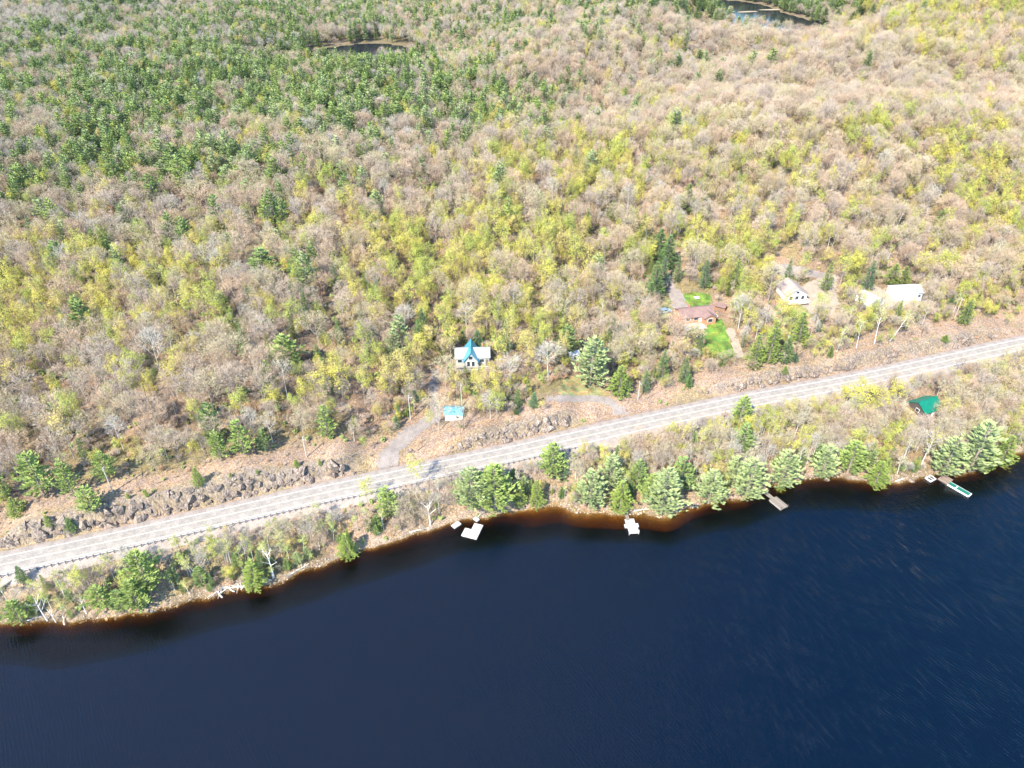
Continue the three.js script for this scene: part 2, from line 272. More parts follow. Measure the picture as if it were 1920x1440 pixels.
// ------------------------------------------------------------------ ground mesh
{
  const n = GX.length, pos = [], uv = [], col = [], idx = [];
  for (let j = 0; j < GZ.length; j++) for (let i = 0; i < n; i++) {
    const x = GX[i], z = GZ[j], y = GY[j * n + i], ds = inland(x, z), dr = beyond(x, z);
    pos.push(x, y, z); uv.push(x, z);
    let c = [0.44, 0.33, 0.225];
    const mix = (k, t) => { t = clamp(t); c = c.map((v, q) => lerp(v, k[q], t)); };
    mix([0.52, 0.37, 0.26], smooth(0.45, 0.65, fbm(x * 0.035, z * 0.035, 201, 3)));
    mix([0.34, 0.28, 0.13], smooth(0.5, 0.64, fbm(x * 0.05, z * 0.05, 301, 3)) * 0.8);
    mix([0.33, 0.31, 0.10], smooth(0.54, 0.66, fbm(x * 0.07, z * 0.07, 401, 3)) * 0.55);
    if (ds < 0) { const px = project(x, 0, z)[0]; c = [0.22, 0.17, 0.10]; mix([0.42, 0.285, 0.12], smooth(930, 1000, px) * (1 - smooth(1290, 1340, px)) + 0.35 * smooth(0.5, 0.65, noise(x * 0.12, z * 0.12, 66))); }
    else if (dr < -4) { mix([0.56, 0.44, 0.335], smooth(-13, -7, dr)); mix([0.5, 0.385, 0.28], (1 - smooth(1, 3.5, ds)) * 0.8); }
    else if (dr < 22) { mix([0.60, 0.44, 0.325], 1 - smooth(14, 24, dr)); mix([0.42, 0.37, 0.16], smooth(0.52, 0.62, fbm(x * 0.13, z * 0.13, 501, 3)) * 0.5 * (1 - smooth(9, 16, dr))); mix([0.43, 0.355, 0.275], smooth(6, 7.5, dr) * (1 - smooth(9.5, 11.5, dr)) * clamp(cutAt(x) / 2)); }
    for (const p of PONDS) if (pondR(p, x, z) < 1.06) mix([0.30, 0.25, 0.13], 1);
    col.push(...c);
  }
  for (let j = 0; j < GZ.length - 1; j++) for (let i = 0; i < n - 1; i++) { const a = j * n + i, b = a + 1, c = a + n, d = c + 1; idx.push(a, c, b, b, c, d); }
  struct('ground', bufGeo(pos, idx, uv, col), M.ground);
}

// ------------------------------------------------------------------ the road
const ROAD_X0 = -420, ROAD_X1 = 520;
function ribbon(profile, x0, x1, step = 1.5, on = () => true) {     // profile: [offset beyond the centre line, height above the road]
  const pos = [], uv = [], idx = [], k = profile.length; let row = -1, last = false;
  for (let x = x0; x <= x1 + 1e-6; x += step) {
    const r = roadAt(x), e = 0.5, s = (roadAt(x + e).z - roadAt(x - e).z) / (2 * e), L = Math.sqrt(1 + s * s);
    for (const [o, y] of profile) { pos.push(x + (s / L) * o, r.y + y, r.z - o / L); uv.push(x * 1.03, o); }
    row++;
    const now = on(x);
    if (row > 0 && now && last) for (let q = 0; q < k - 1; q++) { const a = (row - 1) * k + q, b = a + 1, c = row * k + q, d = c + 1; idx.push(a, c, b, b, c, d); }
    last = now;
  }
  return bufGeo(pos, idx, uv);
}
struct('road', ribbon([[-3.35, -0.3], [-3.35, 0], [0, 0.05], [3.35, 0], [3.35, -0.3]], ROAD_X0, ROAD_X1), M.asphalt);
struct('gravel_shoulder', ribbon([[3.3, -0.01], [4.6, -0.1], [6.1, -0.75]], ROAD_X0, ROAD_X1), M.gravel);
struct('gravel_shoulder', ribbon([[-6.9, -1.3], [-5.6, -0.55], [-5.0, -0.14], [-3.3, -0.01]], ROAD_X0, ROAD_X1), M.gravel);
struct('road_marking', ribbon([[2.82, 0.0215], [2.97, 0.0185]], ROAD_X0, ROAD_X1), M.paintWhite);
struct('road_marking', ribbon([[-2.97, 0.0185], [-2.82, 0.0215]], ROAD_X0, ROAD_X1), M.paintWhite);
struct('road_marking', ribbon([[-0.1, 0.064], [0.1, 0.064]], ROAD_X0, ROAD_X1), M.paintYellow);

const roadPoint = (x, o, y = 0) => { const r = roadAt(x), s = (roadAt(x + 0.5).z - roadAt(x - 0.5).z), L = Math.sqrt(1 + s * s); return { p: V(x + (s / L) * o, r.y + y, r.z - o / L), turn: Math.atan2(-s, 1) }; };
const xOfPx = (p) => { let lo = -400, hi = 400; for (let i = 0; i < 40; i++) { const m = (lo + hi) / 2, q = roadAt(m); if (project(m, q.y, q.z)[0] < p) lo = m; else hi = m; } return lo; };
{ // guardrail on the lake side
  const x0 = xOfPx(-60), x1 = xOfPx(1075), o = -4.35, g = thing('guardrail', 'long galvanised steel guardrail on dark posts along the lake side of the highway', 'guardrail');
  part('rail', ribbon([[o - 0.05, 0.42], [o + 0.03, 0.47], [o - 0.03, 0.55], [o + 0.03, 0.63], [o - 0.05, 0.70], [o - 0.08, 0.70], [o - 0.08, 0.42], [o - 0.05, 0.42]], x0, x1, 1), M.steel, g);
  const pg = box(0.15, 1.2, 0.2, 0, 0.2, 0);
  for (let x = x0 + 0.4; x < x1; x += 1.55) { const q = roadPoint(x, o - 0.26, 0); part('post', pg, M.post, g, q.p, q.turn); }
}

// ------------------------------------------------------------------ water
function sheetBelow(y, far, xs) {   // a level sheet from just inside the shore out over the lake
  const pos = [], uv = [], idx = []; const rows = far;
  xs.forEach((x) => { const s = shoreAt0(x); rows.forEach((d) => { pos.push(x, y, s.z + d); uv.push(0.59 * x + 0.81 * (s.z + d), 0.81 * x - 0.59 * (s.z + d)); }); });
  const k = rows.length;
  for (let i = 0; i < xs.length - 1; i++) for (let j = 0; j < k - 1; j++) { const a = i * k + j, b = a + 1, c = (i + 1) * k + j, d = c + 1; idx.push(a, b, c, b, d, c); }
  return bufGeo(pos, idx, uv);
}
{
  const xs = []; for (let x = -700; x <= 700; x += 6) xs.push(x);
  const LAYERS = [0.08, 0.18, 0.29, 0.41, 0.54, 0.68, 0.84, 1.02, 1.22, 1.45, 1.72, 2.05, 2.45], xs2 = []; for (let x = -700; x <= 700; x += Math.abs(x) < 220 ? 3 : 12) xs2.push(x);
  const lake = new THREE.Group(); lake.name = 'lake'; lake.userData.kind = 'structure'; scene.add(lake);
  part('water_surface', sheetBelow(0, [-4, 0, 5, 15, 40, 100, 250, 900, 3000], xs), M.water, lake);
  LAYERS.forEach((d) => part('water_layer', sheetBelow(-d, [-4, 0, 5, 18, 70], xs), M.murk, lake));
  { const g = sheetBelow(-3, [-4, 0, ...Array.from({ length: 22 }, (_, i) => 0.8 + i * 0.8), 60, 250, 3000], xs2), q = g.attributes.position; for (let i = 0; i < q.count; i++) { const d = q.getZ(i) - shoreAt0(q.getX(i)).z; const e = clamp((d - 2 + 4 * (noise(q.getX(i) * 0.03, d * 0.03, 15) - 0.5)) / 11), u = 13 * (1 - Math.pow(1 - e, 1.5)), f = Math.floor(u), at = (n) => (n <= 0 ? 3 : n >= 13 ? 0.035 : (LAYERS[13 - n] + (LAYERS[12 - n] ?? 0)) / 2); q.setY(i, -lerp(at(f), at(f + 1), u - f)); } g.computeVertexNormals(); part('deep_water', g, M.deep, lake); }
  lake.children.forEach((m) => { m.castShadow = false; });
}
for (const p of PONDS) {
  const pos = [0, 0, 0], uv = [0, 0], idx = [];
  for (let i = 0; i < 64; i++) { const t = i / 64 * Math.PI * 2, x = Math.cos(t) * p.a * 1.25, z = Math.sin(t) * p.b * 1.25, X = x * Math.cos(p.turn) + z * Math.sin(p.turn), Z = -x * Math.sin(p.turn) + z * Math.cos(p.turn); pos.push(X, 0, Z); uv.push(X, Z); idx.push(0, 1 + ((i + 1) % 64), 1 + i); }
  const o = struct('pond_water', bufGeo(pos, idx, uv), M.pondWater ??= new THREE.MeshPhysicalMaterial({ color: C(0.012, 0.015, 0.02), roughness: 0.05, ior: 1.34, bumpMap: waveTex, bumpScale: 0.03 })); o.position.set(p.c.x, p.y, p.c.z);
}
{ // marsh bars in the far pond
  const b = (px, py, L, w, t) => { const p = onPlane(px, py, 20.0), g = new THREE.SphereGeometry(1, 20, 8).scale(L, 0.7, w); const q = g.attributes.position; for (let i = 0; i < q.count; i++) { const x = q.getX(i), z = q.getZ(i); q.setXYZ(i, x * (0.8 + 0.4 * noise(x * 0.2 + px, z * 0.2, 4)), q.getY(i), z * (0.8 + 0.5 * noise(x * 0.3, z * 0.3 + px, 5))); } g.computeVertexNormals(); const o = struct('marsh_bar', g, mat(C(0.34, 0.27, 0.18))); o.position.copy(p); o.rotation.y = t; };
  b(1455, 18, 20, 1.6, 0.1); b(1402, 22, 12, 1.4, 0.25);
}

// ------------------------------------------------------------------ rock cut and boulders
const rockGeos = [];
for (let k = 0; k < 9; k++) { const r = rng(900 + k), pts = []; for (let i = 0; i < 15; i++) { const a = r() * 6.283, u = r() * 2 - 1, s = Math.sqrt(1 - u * u); pts.push(V(Math.cos(a) * s * (0.75 + 0.3 * r()), u * (0.75 + 0.25 * r()), Math.sin(a) * s * (0.75 + 0.3 * r()))); } const g = new ConvexGeometry(pts), p = g.attributes.position, uv = []; for (let i = 0; i < p.count; i++) uv.push(p.getX(i) * 2 + k, p.getY(i) * 2 + p.getZ(i)); g.setAttribute('uv', new THREE.BufferAttribute(new Float32Array(uv), 2)); rockGeos.push(g); }
function rockPiece(parent, r, p, sx, sy, sz, name = 'rock') { const o = part(name, rockGeos[Math.floor(r() * 9)], M.rock[Math.floor(r() * r() * 4)], parent, p); o.scale.set(sx, sy, sz); o.rotation.set((r() - 0.5) * 0.7, r() * 6.28, (r() - 0.5) * 0.7); return o; }
const outcropLabels = ['long blasted grey rock cut beside the highway at the lower left', 'low pale rock outcrop above the highway below the blue-roofed shed', 'ragged purplish rock cut above the highway at the right'];
CUTS.forEach(([a, b, h], k) => {
  const r = rng(50 + k), g = thing('rock_outcrop', outcropLabels[k], 'rock outcrop');
  for (let x = a; x < b; x += k ? 1.7 : 1.5) {
    const c = cutAt(x); if (c < 0.6 || (k === 2 && noise(x * 0.16, 7, 9) < 0.36)) continue;
    for (let i = 0; i < 3; i++) {
      if (r() < (k === 2 ? 0.35 : k ? 0.25 : 0.2) || (k === 0 && noise(x * 0.13, 2, 19) < 0.2)) continue;
      const o = 6.9 + i * 0.85 + (r() - 0.5) * 0.8, q = roadPoint(x + (r() - 0.5) * 1.6, o).p, s = (0.65 + 1.55 * r() * r()) * (k === 1 ? 0.95 : k === 2 ? 1.05 : 1);
      q.y = groundY(q.x, q.z) - s * 0.2 + (i === 2 ? -s * 0.3 : 0.1) + (k ? 0.25 : 0); const m = rockPiece(g, r, q, s * (0.9 + r() * 0.9), s * (0.9 + r() * 0.7), s * (0.7 + r() * 0.4)); m.rotation.y = 0.3 + (r() - 0.5) * (k === 2 ? 3 : 1.3); m.rotation.z = -0.3 + (r() - 0.5) * 0.9; if (k === 1) m.material = M.rock[r() < 0.6 ? 3 : 1];
    }
  }
});
{ // single boulders
  const r = rng(77), B = [[628, 878, 2.6, 'large pale boulder at the right end of the lower left rock cut'], [76, 1004, 1.7, 'slanted grey boulder beside the highway at the lower left'], [1549, 901, 0.9, 'pale boulder in the shallows between the brown and green docks'], [1707, 903, 1.0, 'pale boulder at the waterline beside the small raft'],
    [663, 889, 0.8, 'small pale stone beside the highway left of the driveway mouth'], [1172, 770, 0.7, 'dark stone beside the curved driveway mouth'], [770, 846, 1.1, 'dark rimmed stone beside the gravel driveway above the highway']];
  for (const [px, py, s, l] of B) { const p = ground(px, py); p.y = Math.max(p.y, -0.2) + s * 0.2; const g = thing('boulder', l, 'boulder', p); rockPiece(g, r, V(0, 0, 0), s * 1.1, s * 0.9, s, 'stone'); rockPiece(g, r, V(s * 0.8, -s * 0.2, s * 0.2), s * 0.5, s * 0.5, s * 0.5, 'stone'); }
}
{ // stones and driftwood along the waterline: uncountable
  const r = rng(31), N = 2600, im = new THREE.InstancedMesh(rockGeos[2], mat(C(0.45, 0.385, 0.32), { flatShading: true }), N), m = new THREE.Matrix4(), q = new THREE.Quaternion(), e = new THREE.Euler();
  for (let i = 0; i < N; i++) {
    const x = -150 + 330 * r(), w = (px => (px > 150 && px < 620 ? 1 : px > 1000 && px < 1320 ? 0.7 : 0.4))(project(x, 0, shoreAt(x).z)[0]), z = shoreAt(x).z + (r() * r() * 2.6 - 1.7) * (r() < 0.5 ? -0.6 : 1) * 1 - 0.4, s = (0.08 + 0.3 * r() * r() * r()) * (0.6 + w);
    e.set(r() * 6, r() * 6, r() * 6); q.setFromEuler(e); m.compose(V(x, Math.max(groundY(x, z), -0.4) + s * 0.2, z), q, V(s * 1.3, s * 0.8, s)); im.setMatrixAt(i, m); const v = 0.55 + 0.6 * r(); im.setColorAt(i, C(v, v * (0.94 + 0.06 * r()), v * (0.86 + 0.1 * r())));
  }
  im.name = 'shoreline_stones'; im.userData.kind = 'stuff'; im.castShadow = im.receiveShadow = true; scene.add(im);
}

// ------------------------------------------------------------------ buildings
function gableWall(w, d, h, rise) { const s = new THREE.Shape(); s.moveTo(-d / 2, -1.5); s.lineTo(d / 2, -1.5); s.lineTo(d / 2, h); s.lineTo(0, h + rise); s.lineTo(-d / 2, h); s.closePath(); return new THREE.ExtrudeGeometry(s, { depth: w, bevelEnabled: false }).translate(0, 0, -w / 2).rotateY(Math.PI / 2); }   // ridge along x
function slope(w, d, h, rise, over, side, t = 0.16) { const L = Math.hypot(d / 2, rise), k = (L + over) / L, g = new THREE.BoxGeometry(w + over * 2, t, L + over), a = Math.atan2(rise, d / 2); g.translate(0, t / 2 + 0.01, (L + over) / 2); g.rotateX(a); if (side < 0) g.rotateY(Math.PI); g.translate(0, h + rise, 0); const p = g.attributes.position, uv = []; for (let i = 0; i < p.count; i++) uv.push(p.getX(i), p.getZ(i)); g.setAttribute('uv', new THREE.BufferAttribute(new Float32Array(uv), 2)); return g; }
function gable(g, o) {   // a gabled block with its two roof slopes, ridge along local x
  const { w, d, h, rise, wall, roof, roof2 = roof, over = 0.4, at = V(0, 0, 0), turn = 0 } = o;
  const W = part('wall', gableWall(w, d, h, rise), wall, g, at, turn);
  const r = part('roof', slope(w, d, h, rise, over, 1), roof, g, at, turn); part('roof', slope(w, d, h, rise, over, -1), roof2, g, at, turn);
  part('ridge_cap', box(w + over * 2 + 0.04, 0.1, 0.36, 0, h + rise + 0.16, 0), o.cap ?? roof, g, at, turn);
  return { W, r };
}
function win(g, x, y, z, w, h, ry = 0) { const f = part('window', box(w + 0.2, h + 0.2, 0.1), M.trim, g, V(x, y, z), ry); part('pane', box(w, h, 0.06, 0, 0, 0.04), M.glass, f); return f; }
function doorPart(g, x, y, z, w, h, ry = 0, m = M.door) { const f = part('door', box(w, h, 0.1), m, g, V(x, y, z), ry); part('handle', box(0.05, 0.14, 0.08, w * 0.36, 0, 0.08), M.steel, f); return f; }
function deckOn(g, x0, x1, z0, z1, y, m, rail = true, low = -2.2) {
  const d = part('deck', box(x1 - x0, 0.18, z1 - z0, (x0 + x1) / 2, y, (z0 + z1) / 2), m, g);
  for (const x of [x0 + 0.15, (x0 + x1) / 2, x1 - 0.15]) part('deck_post', box(0.16, y - low, 0.16, x, (y + low) / 2 - 0.1, z1 - 0.15), M.darkWood, g);
  if (rail) { part('railing', box(x1 - x0, 0.08, 0.08, (x0 + x1) / 2, y + 1.0, z1 - 0.05), M.trim, d); part('railing', box(0.08, 0.08, z1 - z0, x0 + 0.05, y + 1.001, (z0 + z1) / 2), M.trim, d); part('railing', box(0.08, 0.08, z1 - z0, x1 - 0.05, y + 1.001, (z0 + z1) / 2), M.trim, d);
    for (let x = x0 + 0.1; x <= x1 - 0.05; x += 0.8) part('baluster', box(0.07, 0.92, 0.07, x, y + 0.5, z1 - 0.06), M.trim, d); }
}
const levelAt = (p, dy = 0) => { const q = p.clone(); q.y = groundY(p.x, p.z) + dy; return q; };
const clear = (p, r) => { const c = []; for (let i = 0; i < 10; i++) c.push([p.x + Math.cos(i * 0.628) * r, p.z + Math.sin(i * 0.628) * r]); OPEN.push([c, 0.3]); };
// keeps the view from the drone to a building free of trees, as the photograph shows it
const KEEP = [];
{ // blue-roofed house
  const p = levelAt(ground(886, 690), 1.1); p.z -= 3; clear(p, 6.5); KEEP.push([p, 6.5, 18]);
  const g = thing('cottage', 'cottage with steep bright blue front gable, pale side roofs and front deck', 'house', p, 0.04);
  gable(g, { w: 11.4, d: 6.2, h: 2.9, rise: 2.0, wall: M.cream, roof: M.paleMetal, at: V(0, 0, -0.5) });
  gable(g, { w: 8.4, d: 4.7, h: 2.7, rise: 3.1, wall: M.cream, roof: M.teal, over: 0.5, at: V(-0.6, 0, 0.2), turn: Math.PI / 2 });
  win(g, -1.4, 1.6, 4.44, 1.0, 1.9); win(g, 0.2, 1.6, 4.44, 1.0, 1.9); win(g, -0.6, 4.0, 4.44, 1.3, 1.3);
  win(g, -4.4, 1.7, 2.66, 1.5, 1.2); win(g, 3.2, 1.7, 2.66, 1.4, 1.2); doorPart(g, 4.9, 1.05, 2.66, 0.95, 2.1);
  part('chimney', box(0.6, 1.8, 0.6, 3.4, 5.2, -1.6), M.brick, g);
  deckOn(g, -5.9, 1.8, 4.5, 7.2, 0, M.deckGrey, true, -2.4); deckOn(g, 2.0, 5.8, 2.7, 5.4, -0.05, M.deckGrey, true, -2.2);
}
{ // shed with the light blue roof
  const p = levelAt(ground(852, 786), 0.2); p.z -= 1.6; clear(p, 4); KEEP.push([p, 3.6, 8]);
  const g = thing('garden_shed', 'small white shed with light blue metal roof beside the gravel driveway', 'shed', p, -0.05);
  gable(g, { w: 5.6, d: 4.4, h: 2.1, rise: 1.25, wall: M.white, roof: M.tealShed, over: 0.3 });
  doorPart(g, -2.84, 0.95, 0.2, 1.6, 1.9, -Math.PI / 2); win(g, 1.2, 1.2, 2.24, 0.9, 0.7);
}
{ // brown-roofed house
  const p = levelAt(ground(1304, 605), 0.3); p.z -= 3.5; clear(p, 8.5); KEEP.push([p, 8.5, 15, 0.02]);
  const g = thing('bungalow', 'long bungalow with reddish brown shingle roof and cedar walls beside the green lawn', 'house', p, 0.2);
  gable(g, { w: 12.6, d: 7.0, h: 2.5, rise: 1.7, wall: M.cedar, roof: M.brownRoof, over: 0.6, cap: M.brownRoof });
  gable(g, { w: 5.0, d: 4.6, h: 2.5, rise: 1.2, wall: M.cedar, roof: M.brownRoof, over: 0.45, at: V(3.9, 0, 3.2), turn: Math.PI / 2 });
  win(g, -3.9, 1.5, 3.56, 1.6, 1.1); win(g, -0.8, 1.5, 3.56, 1.6, 1.1); win(g, 3.9, 1.5, 5.76, 1.7, 1.3); doorPart(g, 1.0, 1.05, 3.56, 0.95, 2.1, 0, M.white);
  part('chimney', box(0.7, 1.5, 0.7, -2.4, 4.6, -0.6), M.brick, g);
  part('patio', box(8.4, 0.22, 4.4, -2.4, -0.3, 5.9), M.concrete, g);
  deckOn(g, 6.4, 8.4, -2.2, 3.0, 0.2, M.deck, true, -1.4);
}
{ // tan gable house
  const p = levelAt(ground(1488, 566), 0.5); p.z -= 4.2; clear(p, 7); KEEP.push([p, 6, 9]);
  const g = thing('gable_house', 'white house with pale tan gable roof facing the lake, set behind birches', 'house', p, 0.14);
  gable(g, { w: 9.2, d: 8.2, h: 3.0, rise: 2.3, wall: M.white, roof: M.tanRoof, over: 0.6, turn: Math.PI / 2 });
  win(g, -2.4, 1.5, 4.66, 1.4, 1.5); win(g, 0, 1.5, 4.66, 1.4, 1.5); win(g, 2.4, 1.5, 4.66, 1.2, 1.5); win(g, 0, 3.8, 4.66, 1.2, 0.8); doorPart(g, 4.16, 1.05, 1.0, 0.95, 2.1, Math.PI / 2);
  deckOn(g, -4.2, 4.2, 4.7, 7.0, 0.1, M.deckWhite, true, -2.0);
}
{ // pale tarpaulin shelter
  const p = levelAt(ground(1634, 572), 0.1); p.z -= 2.5; clear(p, 5.5); KEEP.push([p, 4.5, 7]);
  const g = thing('storage_shelter', 'pale grey fabric storage shelter left of the white garage', 'shelter', p, 0.5);
  const s = new THREE.Shape(); s.moveTo(-3.4, -0.5); s.lineTo(-3.4, 1.4); s.quadraticCurveTo(-3.0, 2.6, 0, 3.4); s.quadraticCurveTo(3.0, 2.6, 3.4, 1.4); s.lineTo(3.4, -0.5);
  part('cover', new THREE.ExtrudeGeometry(s, { depth: 8, bevelEnabled: false, curveSegments: 6 }).translate(0, 0, -4), mat(C(0.66, 0.7, 0.71), { roughness: 0.6 }), g);
  part('door_flap', box(3.4, 2.2, 0.06, 0, 1.0, 4.04), M.trim, g);
  for (const z of [-3.9, 0, 3.9]) part('frame_pole', box(0.1, 0.1, 0.1, 0, 3.42, z), M.steel, g);
}
{ // white garage
  const p = levelAt(ground(1700, 562), 0.2); p.z -= 3; clear(p, 7.5); KEEP.push([p, 6.2, 8]);
  const g = thing('garage', 'white metal garage with white roof at the edge of the woods', 'garage', p, 0.1);
  gable(g, { w: 10.6, d: 7.0, h: 2.9, rise: 1.5, wall: M.white, roof: M.whiteRoof, over: 0.35 });
  doorPart(g, -2.6, 1.15, 3.56, 3.0, 2.4, 0, M.trim); doorPart(g, 1.6, 1.05, 3.56, 1.0, 2.1, 0, M.trim); win(g, 5.34, 1.7, 0.4, 1.0, 0.8, Math.PI / 2); win(g, 3.9, 1.6, 3.56, 1.0, 0.8);
}
{ // green-roofed cabin
  const p = levelAt(ground(1738, 782), 0.7); p.z -= 3; clear(p, 6); KEEP.push([p, 5, 12, 0.03]);
  const g = thing('cabin', 'dark wooden cabin with green metal roof among bare trees near the lake', 'cabin', p, 0.42);
  gable(g, { w: 7.4, d: 6.6, h: 2.2, rise: 2.0, wall: M.darkWood, roof: M.greenRoof, over: 0.5, turn: 0 });
  win(g, -1.8, 1.4, 3.36, 1.3, 1.1); win(g, 1.6, 1.4, 3.36, 1.3, 1.1); doorPart(g, 0, 1.0, 3.36, 0.95, 2.0, 0, M.trim); win(g, -3.76, 1.3, 0.4, 1.2, 1.1, -Math.PI / 2);
  deckOn(g, -5.6, 4.2, 3.4, 5.6, -0.1, M.deck, false, -1.8); part('side_deck', box(1.6, 0.18, 6.4, -4.9, -0.1, 0.1), M.deck, g);
}
{ // little white shed
  const p = levelAt(ground(1076, 674), 0.1); p.z -= 1; clear(p, 2.6); KEEP.push([p, 2.4, 5]);
  const g = thing('tool_shed', 'tiny white shed half hidden behind the tall pine', 'shed', p, 0.3);
  gable(g, { w: 3.4, d: 2.8, h: 2.0, rise: 0.8, wall: M.white, roof: M.whiteRoof, over: 0.2 }); doorPart(g, 0, 0.9, 1.44, 0.8, 1.8); win(g, 1.1, 1.2, 1.44, 0.5, 0.5);
}
{ // open wood shelter and clutter behind the brown-roofed house
  const p = levelAt(ground(1350, 580), 0); clear(p, 3.4); KEEP.push([p, 3, 5]);
  const g = thing('wood_shelter', 'low brown wood shelter with stacked firewood behind the bungalow', 'shelter', p, -0.5);
  part('roof', box(4.4, 0.12, 2.6, 0, 2.0, 0).rotateX(0.16), M.brownRoof, g); for (const x of [-2, 2]) for (const z of [-1.1, 1.1]) part('post', box(0.14, 2.4, 0.14, x, 0.75, z), M.cedar, g);
  const r = rng(8), lg = new THREE.CylinderGeometry(0.16, 0.16, 1.8, 7).rotateX(Math.PI / 2); for (let i = 0; i < 11; i++) for (let j = 0; j < 4; j++) part('log', lg, r() < 0.4 ? M.deck : M.cedar, g, V(-1.75 + i * 0.34, 0.15 + j * 0.31, (r() - 0.5) * 0.2));
  const t = thing('picnic_table', 'pale picnic table on the lawn behind the bungalow', 'table', levelAt(ground(1306, 560), 0), 0.3); part('table_top', box(1.9, 0.08, 0.8, 0, 0.76, 0), M.white, t); for (const z of [-0.75, 0.75]) part('bench', box(1.9, 0.06, 0.28, 0, 0.45, z), M.white, t); for (const x of [-0.7, 0.7]) part('leg_frame', join([box(0.08, 0.74, 0.08, x, 0.37, 0), box(0.08, 0.08, 1.6, x, 0.4, 0)]), M.white, t);
}
function car(label, p, turn, paint, L = 4.6) {
  const g = thing('parked_car', label, 'car', p, turn), s = new THREE.Shape(), k = L / 4.6;
  [[-2.3, 0.35], [-2.3, 0.85], [-2.15, 1.0], [-1.95, 1.62], [-1.6, 1.74], [0.55, 1.72], [1.15, 1.1], [2.05, 0.95], [2.3, 0.78], [2.3, 0.35]].forEach(([x, y], i) => (i ? s.lineTo(x * k, y) : s.moveTo(x * k, y))); s.closePath();
  part('body', new THREE.ExtrudeGeometry(s, { depth: 1.66, bevelEnabled: true, bevelSize: 0.06, bevelThickness: 0.07, bevelSegments: 2 }).translate(0, 0, -0.83), paint, g);
  part('side_window', box(2.1 * k, 0.42, 0.03, -0.6 * k, 1.36, 0.905), M.glass, g); part('side_window', box(2.1 * k, 0.42, 0.03, -0.6 * k, 1.36, -0.905), M.glass, g);
  part('windscreen', box(0.84 * k, 0.03, 1.5).rotateZ(-0.8).translate(0.93 * k, 1.47, 0), M.glass, g); part('rear_window', box(0.03, 0.5, 1.4).rotateZ(-0.3).translate(-2.12 * k, 1.36, 0), M.glass, g);
  const wg = new THREE.CylinderGeometry(0.33, 0.33, 0.22, 14).rotateX(Math.PI / 2), rg = new THREE.CylinderGeometry(0.19, 0.19, 0.24, 10).rotateX(Math.PI / 2);
  for (const x of [-1.4, 1.45]) for (const z of [-0.8, 0.8]) { const w = part('wheel', wg, M.tyre, g, V(x * k, 0.33, z)); part('rim', rg, M.rim, w); }
  for (const z of [-0.6, 0.6]) part('headlight', box(0.06, 0.14, 0.3, 2.35 * k, 0.8, z), M.trim, g);
  return g;
}
{ const p = levelAt(ground(1246, 586), 0.03); clear(p, 3.5); KEEP.push([p, 3, 5]); car('pale blue van parked beside the driveway of the bungalow', p, 0.32, M.carBlue, 4.9); }
{ const p = levelAt(ground(1449, 512), 0.1); clear(p, 3.2); KEEP.push([p, 2.8, 4]); car('dark blue car parked on the drive behind the tan roofed house', p, 2.7, M.carDark); }

// ------------------------------------------------------------------ docks
const dockBox = (g, name, w, d, x, z, y, m, h = 0.3, turn = 0) => { const geo = new THREE.BoxGeometry(w, h, d); const p = geo.attributes.position, uv = []; for (let i = 0; i < p.count; i++) uv.push(p.getX(i), p.getZ(i)); geo.setAttribute('uv', new THREE.BufferAttribute(new Float32Array(uv), 2)); return part(name, geo, m, g, V(x, y, z), turn); };
{
  const a = onPlane(885, 996, 0.3), g = thing('floating_dock', 'large white L-shaped floating platform off the shore', 'dock', V(a.x, 0, a.z), -0.32, 'white floating platforms');
  dockBox(g, 'deck', 4.5, 3.0, 0, 1.0, 0.32, M.deckWhite); dockBox(g, 'deck', 2.6, 2.5, 0.95, -1.78, 0.32, M.deckWhite); dockBox(g, 'float', 4.1, 2.6, 0, 1.0, 0.02, M.floatGrey); dockBox(g, 'float', 2.2, 2.1, 0.95, -1.7, 0.02, M.floatGrey);
  const b = onPlane(855.5, 984, 0.3), g2 = thing('floating_dock', 'white rectangular float beside the L-shaped platform', 'dock', V(b.x, 0, b.z), 0.75, 'white floating platforms'); dockBox(g2, 'deck', 2.5, 1.6, 0, 0, 0.3, M.deckWhite); dockBox(g2, 'float', 2.2, 1.3, 0, 0, 0.02, M.floatGrey);
  const c = onPlane(893, 973.5, 0.3), g3 = thing('floating_dock', 'smallest white float closest to the shoreline', 'dock', V(c.x, 0, c.z), -0.75, 'white floating platforms'); dockBox(g3, 'deck', 1.7, 1.15, 0, 0, 0.3, M.deckWhite); dockBox(g3, 'float', 1.4, 0.9, 0, 0, 0.02, M.floatGrey);
}
{
  const a = onPlane(1183, 984, 0.4), g = thing('swim_dock', 'narrow ramp leading to a white cross-shaped dock with a bench', 'dock', V(a.x, 0, a.z), 0.1);
  dockBox(g, 'ramp', 1.0, 6.6, -0.4, -4.9, 0.5, M.deckGrey, 0.16); dockBox(g, 'deck', 2.7, 1.9, 0, -1.2, 0.42, M.deckWhite); dockBox(g, 'deck', 4.0, 1.3, 0.05, 0.4, 0.44, M.deckWhite); dockBox(g, 'deck', 2.8, 2.2, 0.2, 2.15, 0.42, M.deckWhite);
  dockBox(g, 'float', 2.3, 4.6, 0.1, 0.6, 0.06, M.floatGrey); dockBox(g, 'bench', 1.6, 0.45, 0.2, 0.3, 0.9, M.deckWhite, 0.08); for (const x of [-0.5, 0.9]) part('bench_leg', box(0.1, 0.34, 0.4, x, 0.72, 0.3), M.deckGrey, g);
  for (const x of [-1.2, 1.5]) part('mooring_post', new THREE.CylinderGeometry(0.07, 0.07, 2.6, 8).translate(x, 0.1, 3.1), M.trim, g);
}
